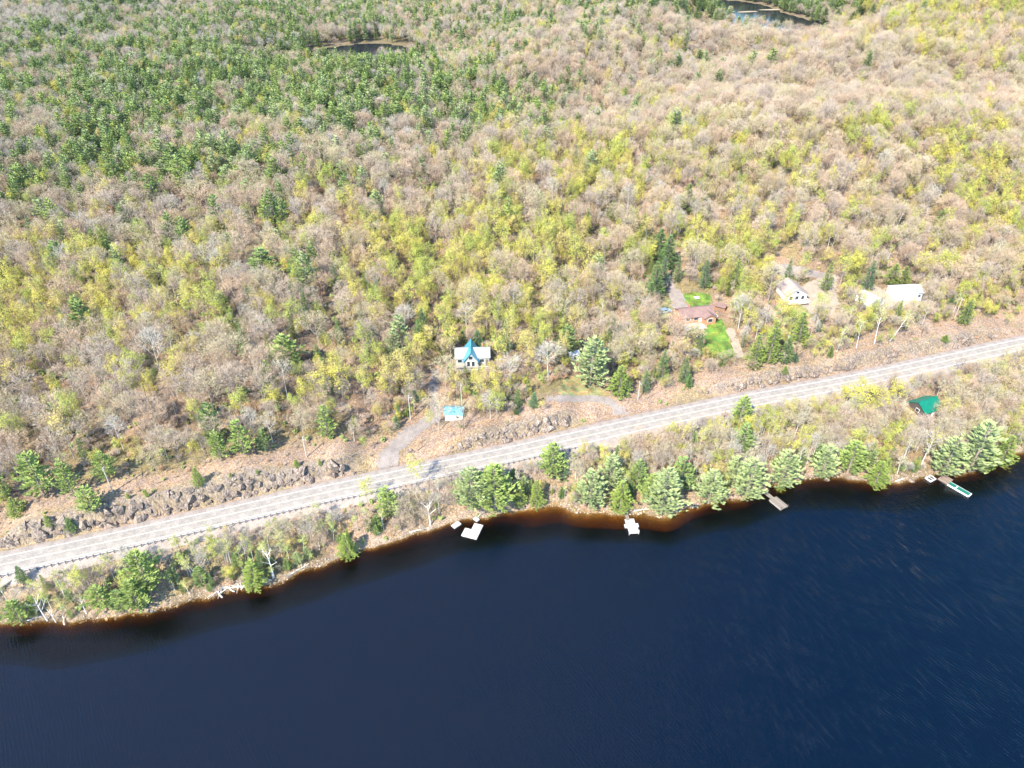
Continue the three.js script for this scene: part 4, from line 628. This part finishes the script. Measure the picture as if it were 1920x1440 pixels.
// trees one can pick out in the photograph: kind, base, top, width factor, tone, label
const HAND = [
  ['pine_tree', 885, 958, 878, 0.95, 1, 'tall light green pine at the waterline above the smallest float'], ['pine_tree', 928, 958, 872, 1.0, 0, 'broad pine at the waterline right of the white floats'], ['spruce_tree', 975, 950, 903, 1.0, 1, 'mossy evergreen at the shore, left one of a pair right of the floats'], ['spruce_tree', 1006, 950, 902, 1.1, 1, 'mossy evergreen at the shore, right one of a pair right of the floats'],
  ['pine_tree', 1034, 896, 832, 0.95, 0, 'pine standing against the highway edge above the shore'], ['spruce_tree', 1054, 900, 850, 0.8, 2, 'slim blue-green evergreen right of the roadside pine'], ['pine_tree', 1105, 955, 882, 0.9, 1, 'light green pine at the shore left of the cross-shaped dock'], ['pine_tree', 1142, 925, 852, 1.0, 1, 'bushy pine behind the shore left of the cross-shaped dock'],
  ['spruce_tree', 1162, 957, 903, 1.55, 1, 'rounded mossy evergreen at the head of the narrow ramp'], ['pine_tree', 1192, 918, 862, 0.9, 2, 'deep green pine behind the narrow ramp'], ['pine_tree', 1240, 962, 880, 1.05, 1, 'large light green pine leaning over the water right of the narrow ramp'], ['pine_tree', 1274, 918, 858, 0.95, 2, 'deep green pine with a dark shadow behind the shore'], ['pine_tree', 1218, 945, 890, 0.9, 0, 'mid green pine tucked between the ramp and the leaning pine'],
  ['pine_tree', 1328, 944, 882, 1.3, 1, 'wide pine at the shore half way between the two docks'], ['pine_tree', 1384, 800, 742, 0.95, 0, 'roadside pine whose shadow falls on the highway'], ['pine_tree', 1384, 862, 795, 0.85, 2, 'deep green pine below the roadside pine'], ['pine_tree', 1398, 932, 862, 1.15, 1, 'spreading pine above the brown dock'], ['pine_tree', 1372, 912, 856, 0.9, 1, 'light green pine left of the brown dock landing'],
  ['pine_tree', 1464, 912, 846, 1.1, 1, 'pine at the shore just right of the brown dock'], ['spruce_tree', 1460, 922, 905, 1.9, 1, 'low yellow-green bush-like evergreen beside the brown dock'], ['pine_tree', 1540, 894, 836, 1.1, 1, 'feathery pine at the shore between the brown and green docks'], ['pine_tree', 1588, 888, 828, 1.05, 0, 'mid green pine second from the feathery pine'], ['spruce_tree', 1640, 908, 864, 1.7, 1, 'low round evergreen overhanging the water left of the boulders'],
  ['pine_tree', 1766, 890, 822, 1.1, 1, 'layered pine standing over the green dock landing'], ['pine_tree', 1818, 884, 793, 1.0, 1, 'tallest layered pine at the shore right of the green dock'], ['spruce_tree', 1872, 872, 818, 1.4, 1, 'yellow-green evergreen at the shore near the right edge'], ['spruce_tree', 1845, 880, 846, 1.6, 1, 'low yellow-green evergreen right of the tallest layered pine'],
  ['pine_tree', 730, 968, 914, 1.0, 0, 'bright pine below the guardrail left of the floats'], ['spruce_tree', 46, 1092, 1062, 1.1, 0, 'dark evergreen tip overlapping the guardrail at the left edge'], ['pine_tree', 284, 1112, 1034, 0.9, 0, 'tall pine on the lake bank at lower left'], ['pine_tree', 262, 1142, 1090, 1.05, 0, 'squat pine below the tall pine at lower left'], ['pine_tree', 195, 1140, 1100, 1.2, 0, 'wide low pine above the stony shore at lower left'], ['pine_tree', 230, 1142, 1108, 1.1, 2, 'deep green low pine beside the wide low pine'], ['pine_tree', 40, 1168, 1128, 1.0, 0, 'pine at the waterline at the left edge'], ['spruce_tree', 480, 1100, 1052, 1.5, 1, 'rounded evergreen at the waterline left of the white snag'], ['spruce_tree', 655, 1044, 1000, 1.4, 1, 'rounded evergreen at the shore below the guardrail'], ['pine_tree', 380, 1098, 1064, 1.0, 2, 'deep green sapling pine on the bank left of the snag'],
  ['pine_tree', 84, 928, 850, 0.95, 0, 'bright pine with bare lower stem at the left clearing edge'], ['pine_tree', 140, 932, 862, 0.75, 0, 'slim pine second along the left clearing edge'], ['pine_tree', 180, 970, 914, 1.15, 0, 'bushy pine standing alone on the rocky bank at left'], ['spruce_tree', 377, 918, 876, 1.2, 1, 'stout evergreen on top of the long rock cut'], ['spruce_tree', 36, 968, 934, 1.5, 1, 'low evergreen below the left clearing edge'], ['pine_tree', 205, 900, 848, 0.9, 0, 'pine with pale stem above the long rock cut'], ['pine_tree', 415, 862, 808, 0.85, 0, 'slim bright pine left of the driveway clearing'], ['pine_tree', 458, 852, 788, 0.85, 0, 'tall bright pine left of the driveway clearing'], ['pine_tree', 497, 846, 806, 0.9, 2, 'shaded pine right of the tall bright pine'],
  ['spruce_tree', 95, 988, 966, 1.4, 1, 'small round evergreen on the left rock bank'], ['spruce_tree', 138, 996, 970, 1.5, 0, 'dark round evergreen at the start of the rock cut'], ['spruce_tree', 247, 948, 924, 1.3, 1, 'small bright evergreen on the rock cut, left of the stout one'], ['spruce_tree', 278, 936, 918, 1.2, 1, 'tiny bright evergreen between the rock cut evergreens'], ['spruce_tree', 437, 908, 886, 1.5, 1, 'low evergreen pair on top of the rock cut'], ['spruce_tree', 486, 898, 880, 1.3, 1, 'tiny evergreen above the red bush on the rock cut'], ['spruce_tree', 558, 882, 862, 1.6, 1, 'wide low evergreen left of the pale boulder'], ['spruce_tree', 602, 880, 860, 1.2, 1, 'small evergreen beside the pale boulder'],
  ['pine_tree', 500, 534, 466, 1.25, 2, 'big lone deep green pine in the middle of the left woods'], ['pine_tree', 541, 696, 628, 1.2, 0, 'large rounded pine in the woods left of the driveway'], ['pine_tree', 120, 512, 452, 1.1, 2, 'deep green pine in the left woods above the slope'], ['pine_tree', 335, 336, 268, 1.15, 2, 'dark pine at the edge of the far evergreen stand'], ['pine_tree', 14, 400, 358, 1.3, 2, 'dark pine at the left edge of the woods'], ['spruce_tree', 600, 690, 645, 1.0, 0, 'dark evergreen right of the large rounded pine'], ['spruce_tree', 578, 612, 540, 0.7, 0, 'thin dark evergreen spire in the left woods'], ['spruce_tree', 640, 650, 600, 0.8, 0, 'slim dark evergreen above the driveway woods'],
  ['pine_tree', 892, 318, 282, 1.1, 2, 'paired dark pine in the bare far woods, left one'], ['pine_tree', 905, 330, 300, 1.1, 2, 'paired dark pine in the bare far woods, right one'], ['spruce_tree', 815, 376, 342, 1.3, 0, 'small dark evergreen alone in the brown far woods'], ['spruce_tree', 1147, 412, 376, 1.4, 1, 'rounded mossy evergreen in the woods above the bungalow'], ['spruce_tree', 1285, 398, 344, 1.7, 1, 'large mossy evergreen left of a pair above the bungalow'], ['spruce_tree', 1318, 408, 366, 1.7, 1, 'large mossy evergreen right of a pair above the bungalow'], ['spruce_tree', 1380, 372, 350, 1.3, 1, 'small mossy evergreen right of the pair above the bungalow'], ['spruce_tree', 1130, 468, 428, 1.6, 1, 'round yellow-green evergreen in the middle woods'], ['spruce_tree', 1205, 450, 400, 1.1, 1, 'mossy evergreen left of the dark cedar cluster'],
  ['spruce_tree', 1232, 486, 428, 1.5, 0, 'dark cedar at the top of the bungalow driveway cluster'], ['spruce_tree', 1248, 505, 440, 1.3, 0, 'second dark cedar beside the bungalow driveway'], ['spruce_tree', 1226, 560, 490, 1.1, 0, 'tall dark cedar standing over the pale blue van'], ['spruce_tree', 1215, 585, 528, 1.2, 0, 'dark cedar left of the pale blue van'], ['spruce_tree', 1240, 540, 480, 1.0, 2, 'blue-green cedar behind the pale blue van'], ['spruce_tree', 1268, 530, 478, 0.8, 0, 'slim cedar on the far side of the bungalow driveway'],
  ['pine_tree', 1106, 722, 632, 1.05, 1, 'tall light green pine in front of the tiny white shed'], ['spruce_tree', 1160, 740, 684, 1.5, 1, 'wide mossy evergreen above the curved driveway mouth'], ['pine_tree', 1060, 662, 610, 1.15, 2, 'grey-green pine behind the tiny white shed'], ['spruce_tree', 868, 648, 620, 1.7, 0, 'dark evergreen behind the cottage gable, left one'], ['spruce_tree', 896, 648, 618, 1.6, 2, 'dark evergreen behind the cottage gable, right one'], ['spruce_tree', 1000, 764, 736, 1.4, 2, 'small blue-green spruce beside the grassy drive'], ['spruce_tree', 970, 762, 728, 0.9, 0, 'slim dark evergreen left of the small blue-green spruce'], ['spruce_tree', 842, 708, 688, 1.5, 0, 'dark shrub-like evergreen at the cottage steps'],
  ['spruce_tree', 1494, 652, 586, 1.1, 1, 'tall mossy cedar below the tan roofed house'], ['spruce_tree', 1440, 680, 602, 1.0, 1, 'tall mossy cedar beside the foot path'], ['spruce_tree', 1412, 690, 625, 1.1, 1, 'mossy cedar second along the foot path'], ['spruce_tree', 1470, 680, 632, 1.2, 0, 'dark cedar between the two tall mossy cedars'], ['spruce_tree', 1622, 545, 488, 0.95, 2, 'blue-green spruce behind the fabric shelter'], ['spruce_tree', 1668, 534, 494, 1.6, 1, 'broad mossy evergreen left behind the white garage'], ['spruce_tree', 1692, 532, 500, 1.6, 1, 'broad mossy evergreen right behind the white garage'],
  ['spruce_tree', 1240, 712, 655, 0.9, 0, 'dark evergreen on the bank below the bungalow, left one'], ['spruce_tree', 1280, 718, 668, 0.9, 0, 'dark evergreen on the bank below the bungalow, right one'], ['spruce_tree', 1545, 545, 490, 0.9, 1, 'mossy evergreen at the gravel yard beside the tan roofed house'], ['spruce_tree', 1770, 640, 628, 2.6, 1, 'low mossy evergreen bush on the rock cut at right'], ['spruce_tree', 1805, 608, 560, 1.2, 1, 'yellow-green evergreen right of the white garage'], ['spruce_tree', 1470, 702, 686, 1.5, 1, 'small evergreen on the right rock cut'],
  ['budding_tree', 783, 914, 864, 0.9, 1, 'lime sapling standing in front of the highway below the driveway mouth'], ['budding_tree', 690, 948, 904, 0.9, 1, 'small lime sapling overlapping the highway left of the driveway mouth'], ['budding_tree', 1610, 775, 722, 1.5, 0, 'bright yellow tree left of the green-roofed cabin'], ['budding_tree', 1668, 768, 720, 1.1, 0, 'bright yellow tree nearest the green-roofed cabin'], ['budding_tree', 1580, 772, 728, 1.3, 0, 'bright yellow tree furthest from the green-roofed cabin'],
  ['aspen_tree', 1727, 872, 815, 1.3, 0, 'dark-stemmed bare tree leaning above the raft'], ['aspen_tree', 958, 730, 670, 1.2, 1, 'white-stemmed bare tree right of the cottage'], ['aspen_tree', 1028, 712, 645, 1.3, 1, 'white-stemmed bare tree beside the grassy drive'], ['aspen_tree', 304, 452 + 260, 620, 0.8, 1, 'silvery bare tree cluster on the left slope'],
];
for (const [kind, px, py, top, w, tone, label] of HAND) { const p = ground(px, py), h = heightTo(p, top); place(kind, p, h, { w: w * (kind === 'pine_tree' ? 1.25 : 1.1), tone, label, tilt: [0, 0] }); }
const hands = Object.values(KINDS).flatMap((k) => k.list.map((t) => [t.p.x, t.p.z, t.h * (t.w / t.h) * 0.16]));

// mixture of kinds over the land: [leafless, aspen, budding, birch, pine, spruce], blended from surveyed stands
const STANDS = [
  [120, 60, 190, 70, [0.15, 0.62, 0.03, 0, 0.18, 0.02]], [330, 180, 330, 110, [0.12, 0.12, 0.06, 0, 0.66, 0.04]], [620, 190, 320, 90, [0.12, 0.14, 0.08, 0, 0.62, 0.04]], [260, 270, 260, 60, [0.2, 0.15, 0.08, 0, 0.53, 0.04]], [700, 30, 300, 40, [0.3, 0.25, 0.04, 0, 0.4, 0.01]],
  [60, 300, 120, 70, [0.3, 0.2, 0.1, 0, 0.35, 0.05]], [600, 290, 230, 50, [0.75, 0.1, 0.07, 0, 0.07, 0.01]], [1050, 120, 220, 90, [0.6, 0.28, 0.03, 0, 0.09, 0]], [1400, 150, 330, 110, [0.93, 0.05, 0.02, 0, 0.0, 0]], [1790, 60, 130, 45, [0.5, 0.02, 0.48, 0, 0, 0]], [1700, 190, 260, 60, [0.9, 0.06, 0.04, 0, 0, 0]], [1380, 12, 120, 24, [0.1, 0.05, 0.02, 0, 3, 0.03]],
  [1250, 280, 260, 60, [0.72, 0.06, 0.21, 0, 0.01, 0]], [1650, 270, 240, 45, [0.55, 0.05, 0.4, 0, 0, 0]], [1850, 330, 130, 90, [0.5, 0.05, 0.45, 0, 0, 0]], [1550, 400, 330, 70, [0.6, 0.08, 0.29, 0.02, 0, 0.01]], [1400, 330, 240, 45, [0.5, 0.04, 0.45, 0, 0, 0.01]], [1750, 480, 220, 60, [0.58, 0.14, 0.22, 0.05, 0, 0.01]],
  [680, 420, 260, 80, [0.62, 0.08, 0.26, 0, 0.02, 0.02]], [940, 480, 220, 110, [0.34, 0.08, 0.52, 0.02, 0.01, 0.03]], [740, 560, 130, 80, [0.18, 0.06, 0.7, 0.03, 0, 0.03]], [1130, 520, 130, 90, [0.5, 0.14, 0.26, 0.04, 0.01, 0.05]], [300, 430, 330, 90, [0.62, 0.12, 0.12, 0, 0.07, 0.07]], [180, 560, 260, 80, [0.52, 0.14, 0.24, 0, 0.04, 0.06]], [480, 600, 220, 100, [0.54, 0.12, 0.16, 0.02, 0.03, 0.24]], [120, 700, 240, 110, [0.68, 0.12, 0.14, 0.02, 0.02, 0.02]], [400, 760, 240, 70, [0.6, 0.14, 0.14, 0.05, 0.05, 0.02]], [700, 720, 100, 80, [0.28, 0.08, 0.54, 0.06, 0.01, 0.03]], [900, 680, 120, 80, [0.34, 0.2, 0.36, 0.07, 0, 0.03]], [1200, 680, 140, 60, [0.35, 0.15, 0.33, 0.1, 0.01, 0.06]], [1340, 500, 110, 50, [0.4, 0.2, 0.3, 0.06, 0.0, 0.04]], [1600, 610, 180, 50, [0.32, 0.3, 0.22, 0.12, 0, 0.04]],
];
const ORDER = ['leafless_tree', 'aspen_tree', 'budding_tree', 'birch_tree', 'pine_tree', 'spruce_tree'];
function mixture(px, py, x, z) {
  const w = [0.3, 0.05, 0.1, 0, 0.012, 0.01].map((v) => v * 0.2);
  for (const [cx, cy, rx, ry, v] of STANDS) { const g = Math.exp(-(((px - cx) / rx) ** 2) - ((py - cy) / ry) ** 2); for (let k = 0; k < 6; k++) w[k] += g * v[k]; }
  return w.map((v, k) => v * [0.9, py < 330 && px < 950 ? 1.0 : 0.45, px > 600 && py > 200 ? 2.2 : 1.7, 1.3, 1.05, 1.4][k] * Math.pow(0.25 + 1.6 * fbm(x * 0.022 + k * 31, z * 0.022, 600 + k, 2), 2.4));
}
const stripMix = (px, d) => (d < 6 && px > 850 ? [0.1, 0.14, 0.14, 0.14, 0.1, 0.38] : px < 720 && d < 7 ? [0.06, 0.06, 0.1, 0.34, 0.3, 0.14] : px < 720 ? [0.12, 0.12, 0.12, 0.56, 0.06, 0.02] : px < 860 ? [0.6, 0.14, 0.08, 0.16, 0, 0.02] : px < 1340 ? [0.26, 0.12, 0.16, 0.41, 0.02, 0.03] : px < 1560 ? [0.22, 0.12, 0.25, 0.36, 0.03, 0.02] : [0.38, 0.17, 0.2, 0.22, 0.02, 0.01]);
function blocked(x, z, h) {
  for (const [poly, margin] of OPEN) { const [ax, az] = poly[0]; if (Math.hypot(x - ax, z - az) < 60 && signedDist(poly, x, z) < margin) return true; }
  for (const [p, r, back, some = 0.17] of KEEP) { const L = Math.hypot(p.x, p.z), ux = -p.x / L, uz = -p.z / L, dx = x - p.x, dz = z - p.z, f = dx * ux + dz * uz, s = Math.abs(dx * uz - dz * ux); if (f > -r && f < r + Math.min(back, h * 1.0) && s < r * 0.9 + 0.8 && hash2(Math.floor(x * 7), Math.floor(z * 7), 5) > some) return true; }
  return false;
}
const shrubSpots = [];
{
  const r = rng(99), CELL = 4.9;
  for (let z = -1330; z < -95; z += CELL) {
    const half = 0.708 * 1.06 * (-z * CP + EYE * SP) + 45;
    for (let x = -half; x < half; x += CELL) {
      const X = x + (r() - 0.5) * CELL * 1.7, Z = z + (r() - 0.5) * CELL * 1.7, a = r(), b = r(), c = r(), dr = beyond(X, Z), ds = inland(X, Z);
      if (ds < 1.2) continue;
      let y, q, w, kind;
      if (dr < 0) {                       // lake bank, planted closer below
        continue;
      }
      const edge = 13 + 5 * noise(X * 0.05, 4, 15) - (project(X, 8, Z)[0] > 720 && project(X, 8, Z)[0] < 1250 ? 2 : 0);
      if (dr < edge) continue;
      let pond = false; for (const p of PONDS) if (pondR(p, X, Z) < 1.03) pond = true;
      if (pond) continue;
      y = groundY(X, Z); q = project(X, y + 6, Z);
      w = mixture(q[0], q[1], X, Z); let s = w.reduce((u, v) => u + v, 0) * a, k = 0; while (k < 5 && (s -= w[k]) > 0) k++;
      kind = ORDER[k];
      if (kind === 'leafless_tree' || kind === 'budding_tree') { if (b < 0.06) continue; }
      const wooded = smooth(edge, edge + 25, dr);
      let h = kind === 'pine_tree' ? 11 + 9 * b : kind === 'spruce_tree' ? 7 + 8 * b : kind === 'birch_tree' ? 8 + 5 * b : kind === 'aspen_tree' ? 9 + 6 * b : 6.5 + 8.5 * b;
      h *= 0.72 + 0.28 * wooded;
      if (blocked(X, Z, h)) continue;
      if (q[2] < 420 && hands.some(([hx, hz, hr]) => Math.hypot(hx - X, hz - Z) < 1.6 + hr * 1.6)) continue;
      const wide = kind === 'leafless_tree' || kind === 'budding_tree' ? 0.64 + 0.46 * c : 0.72 + 0.42 * c;
      place(kind, V(X, y, Z), h, { w: wide, r });
    }
  }
  for (let x = -260; x < 330; x += 2.1) {  // lake bank
    const zs = shoreAt(x).z, zr = roadAt(x).z;
    for (let z = zs; z > zr; z -= 2.1) {
      const X = x + (r() - 0.5) * 3, Z = z + (r() - 0.5) * 3, a = r(), b = r(), c = r(), dr = beyond(X, Z), ds = inland(X, Z);
      if (ds < 1.0 || dr > -7.6) continue;
      const y = groundY(X, Z), q = project(X, y + 4, Z), far = q[0] < 720 ? smooth(6, 14, -dr) : 1;
      if (c > (q[0] < 720 || ds < 7 ? 0.95 : 0.76) * (0.25 + 0.75 * far)) continue;
      const w = stripMix(q[0], ds); let s = w.reduce((u, v) => u + v, 0) * a, k = 0; while (k < 5 && (s -= w[k]) > 0) k++;
      const kind = ORDER[k]; let h = (kind === 'birch_tree' ? 5.5 + 4 * b : kind === 'pine_tree' || kind === 'spruce_tree' ? 3.5 + 4.5 * b : 5.5 + 4.5 * b) * (q[0] > 1330 ? 1.15 : 1) * (0.55 + 0.45 * smooth(0, 6, ds));
      const roomy = -dr - 4.6; h = Math.min(h, 3.0 + roomy * 0.55 + (b > 0.88 ? 2.5 : 0));
      if (blocked(X, Z, h)) continue;
      if (hands.some(([hx, hz, hr]) => Math.hypot(hx - X, hz - Z) < 1.0 + hr * 1.1)) continue;
      place(kind, V(X, y, Z), h, { w: 0.75 + 0.35 * c, r, tone: kind === 'spruce_tree' ? (b < 0.75 ? 1 : 0) : kind === 'birch_tree' ? (q[0] < 720 ? (b < 0.6 ? 0 : 1) : b < 0.3 ? 1 : 2) : undefined, tilt: [(r() - 0.5) * 0.16, (r() - 0.5) * 0.16] });
    }
  }
}

{ // saplings closing in on the clearings
  const r = rng(555);
  for (let n = 0; n < 2600; n++) {
    const px = 720 + 1230 * r(), py = 520 + 300 * r(), a = r(), b = r(), p = ground(px, py), dr = beyond(p.x, p.z); if (dr < 11 || dr > 120 || (dr < 17 && b < 0.6)) continue;
    const kind = a < 0.42 ? 'budding_tree' : a < 0.56 ? 'birch_tree' : a < 0.88 ? 'leafless_tree' : 'spruce_tree', h = 2.4 + 3.4 * b; if (blocked(p.x, p.z, h)) continue; place(kind, p, h, { w: 0.95 + 0.3 * a, r });
  }
  for (const [px, py, top, tilt, l] of [[1606, 652, 592, -0.2, 'leaning white birch stem below the fabric shelter, leftmost of three'], [1640, 645, 578, -0.24, 'leaning white birch stem below the fabric shelter, middle of three'], [1668, 640, 574, -0.26, 'leaning white birch stem below the fabric shelter, rightmost of three'], [1568, 660, 612, -0.18, 'white birch stem leaning over the bank left of the three birches']]) { const p = ground(px, py); place('birch_tree', p, heightTo(p, top), { w: 0.8, tone: 1, label: l, tilt: [0, tilt] }); }
}

// one object per tree for those that show largest, the rest of each kind as one mass
const forest = new THREE.Group(); forest.name = 'far_forest'; forest.userData.kind = 'stuff'; scene.add(forest);
const LIMIT = { leafless_tree: 300, aspen_tree: 260, budding_tree: 300, birch_tree: 290, pine_tree: 290, spruce_tree: 250 };
const mtx = new THREE.Matrix4(), quat = new THREE.Quaternion(), eul = new THREE.Euler();
for (const [name, k] of Object.entries(KINDS)) {
  k.list.sort((a, b) => (b.hand ? 1 : 0) - (a.hand ? 1 : 0) || (b.in ? 1 : 0) - (a.in ? 1 : 0) || b.size - a.size);
  const single = k.list.filter((t) => t.in).slice(0, LIMIT[name]), rest = k.list.filter((t) => !single.includes(t));
  const protos = k.shapes.map((s) => { const g = new THREE.Group(), a = new THREE.Mesh(s.trunk, k.trunk), b = new THREE.Mesh(s.crown, k.crown[0]); a.name = 'trunk'; b.name = 'crown'; g.add(a, b); castAll(g); return g; });
  for (const t of single) {
    const o = protos[t.shape].clone(); o.name = numbered(name); o.children[1].material = k.crown[t.tone];
    o.position.copy(t.p); o.scale.set(t.w / 10, t.h / 10, t.w / 10); o.rotation.set(t.tilt[0], t.turn, t.tilt[1]);
    const size = t.h > 12.5 ? 'tall' : t.h > 8.5 ? 'mid-sized' : t.h > 5.5 ? 'small' : 'young', l = t.hand ?? `${size} ${k.words[t.tone]} ${k.noun} ${whereabouts(t.px, t.py, t.below)}`;
    o.userData = { label: l, category: 'tree', group: t.hand ? `${k.noun} picked out by the shore, road or houses` : `${k.noun}, ${size} ${k.words[t.tone]}, ${whereabouts(t.px, t.py, t.below)}` };
    scene.add(o);
  }
  k.shapes.forEach((s, i) => {
    const L = rest.filter((t) => t.shape === i); if (!L.length) return;
    const im = new THREE.InstancedMesh(k.merged[i], [k.trunk, k.far], L.length); im.name = name + 's'; im.castShadow = im.receiveShadow = true;
    L.forEach((t, n) => { eul.set(t.tilt[0], t.turn, t.tilt[1]); quat.setFromEuler(eul); mtx.compose(t.p, quat, V(t.w / 10, t.h / 10, t.w / 10)); im.setMatrixAt(n, mtx); const c = k.tones[t.tone]; im.setColorAt(n, C(c[0] * t.j, c[1] * t.j, c[2] * t.j)); });
    forest.add(im);
  });
  console.log(name, k.list.length, single.length);
}
{ // dead white snags
  const S = [[512, 1082, 1030, 'bare white dead snag standing at the waterline'], [88, 1165, 1118, 'leaning white dead stem at the waterline near the left edge'], [106, 1168, 1140, 'low pale driftwood stump at the left waterline'], [163, 1150, 1122, 'short pale snag between the shore pines at lower left'], [460, 720, 695, 'pale fallen root plate in the left woods'], [806, 985, 935, 'thin white dead stem left of the white floats']];
  const sn = [1, 2].map((s) => { const r = rng(s * 77), { m } = skeleton(r, { r: 0.22, fork: 0.4, limbs: 7, subs: 2, spread: 3, wide: 0.4, lean: 1.5, w: s }); return m.geo(); }), bm = bark(0.66, 0.63, 0.59);
  S.forEach(([px, py, top, label], i) => { const p = ground(px, py), h = heightTo(p, top), g = thing('dead_tree', label, 'dead tree', p, i * 1.3); const o = part('trunk', sn[i % 2], bm, g); o.scale.setScalar(h / 10); clear(p, 0.8); });
}
{ // driftwood and fallen logs
  const r = rng(640), lg = [1, 2, 3].map((k) => { const m = new Mesher(), q = rng(k * 9), pts = [], rad = []; for (let i = 0; i <= 5; i++) { pts.push(V(i * 0.9 - 2.2, 0.1 + 0.12 * q(), (q() - 0.5) * 0.35)); rad.push(0.16 - i * 0.022); } m.tube(pts, rad, 6); m.tube([pts[2], V(pts[2].x + 0.5, 0.7, 0.5)], [0.07, 0.02], 4); m.tube([pts[3], V(pts[3].x + 0.6, 0.4, -0.6)], [0.06, 0.015], 4); return m.geo(); });
  const pale = bark(0.60, 0.55, 0.48), dark = bark(0.26, 0.20, 0.16);
  const add = (name, px, py, m, turn, label, group) => { const p = ground(px, py); p.y = Math.max(p.y, 0) + 0.05; const g = thing(name, label, 'log', p, turn, group), o = part('stem', lg[Math.floor(r() * 3)], m, g); o.scale.setScalar(0.75 + 0.6 * r()); };
  for (let i = 0; i < 16; i++) add('driftwood_log', 395 + i * 6 + 10 * r(), 1114 - i * 1.75 - 3 * r(), pale, r() * 6.28, 'pale driftwood log on the stony shore left of the dead white snag', 'driftwood tangle on the stony shore');
  for (const [px, py, t] of [[70, 1158, 0.4], [120, 1160, 2.1], [560, 1068, 0.7], [786, 994, 0.3], [905, 962, 0.9], [1205, 957, 0.2], [1300, 946, 1.2], [1690, 900, 0.4]]) add('driftwood_log', px, py, pale, t, 'pale log washed up at the waterline ' + (px < 200 ? (px < 100 ? 'at the left edge' : 'below the leaning dead stem') : px < 700 ? 'right of the dead white snag' : px < 850 ? 'left of the white floats' : px < 1000 ? 'behind the smallest float' : px < 1250 ? 'right of the narrow ramp' : px < 1500 ? 'half way between the two middle docks' : 'left of the small raft'));
  for (const [px, py, t, w] of [[300, 905, 0.5, 'above the long rock cut'], [470, 872, 0.2, 'below the slim bright pines'], [660, 858, 0.9, 'on the bank left of the driveway'], [792, 838, 0.8, 'on the bank right of the driveway'], [960, 792, 0.8, 'above the low pale outcrop'], [1222, 742, 0.7, 'on the bank right of the curved driveway'], [1300, 722, 0.3, 'on the bank below the bungalow'], [1560, 668, 0.5, 'on the bank below the leaning birches']]) add('fallen_log', px, py, dark, t, 'dark fallen log lying in dry bracken ' + w);
}
{ // undergrowth: saplings, bracken and brush that nobody could count
  const r = rng(123), shapes = [shrubShape(1, false), shrubShape(2, true), shrubShape(3, false)].map(mergeTree), lists = [[], [], []];
  for (let n = 0; n < 15000; n++) {
    const t = r(), z = -100 - 330 * t * (0.4 + 0.6 * t), half = 0.72 * (-z * CP + EYE * SP) + 20, x = (r() * 2 - 1) * half, dr = beyond(x, z), ds = inland(x, z), a = r(), b = r(), c = r();
    if (ds < 0.25 || (dr > -6.6 && dr < 6.4)) continue; if (blocked(x, z, 1)) continue;
    if (dr > 6 && dr < 10.5 && cutAt(x) > 0.9 && c < 0.85) continue; const bankBare = dr > 0 && dr < 17; if (bankBare && c < 0.45) continue;
    const h = (0.5 + 1.4 * b * b) * (dr > 25 ? 1.5 : 1) * (bankBare ? 0.75 : 1), kind = a < 0.5 ? 0 : a < 0.72 ? 1 : 2;
    lists[kind].push([x, groundY(x, z), z, h, kind === 1 ? (b < 0.5 ? [0.36, 0.37, 0.10] : [0.26, 0.31, 0.09]) : c < 0.5 ? [0.50, 0.37, 0.27] : c < 0.8 ? [0.44, 0.36, 0.28] : [0.50, 0.30, 0.18], r() * 6.28]);
  }
  const grp = new THREE.Group(); grp.name = 'undergrowth'; grp.userData.kind = 'stuff'; scene.add(grp);
  shapes.forEach((g, i) => { const im = new THREE.InstancedMesh(g, [bark(0.6, 0.5, 0.42), leafMat(C(1, 1, 1))], lists[i].length); im.name = ['brush', 'leafy_brush', 'bracken'][i]; lists[i].forEach(([x, y, z, h, c, t], n) => { eul.set(0, t, 0); quat.setFromEuler(eul); mtx.compose(V(x, y, z), quat, V(h / 10 * 1.3, h / 10, h / 10 * 1.3)); im.setMatrixAt(n, mtx); im.setColorAt(n, C(...c)); }); im.castShadow = im.receiveShadow = true; grp.add(im); });
}
renderer.render(scene, camera);
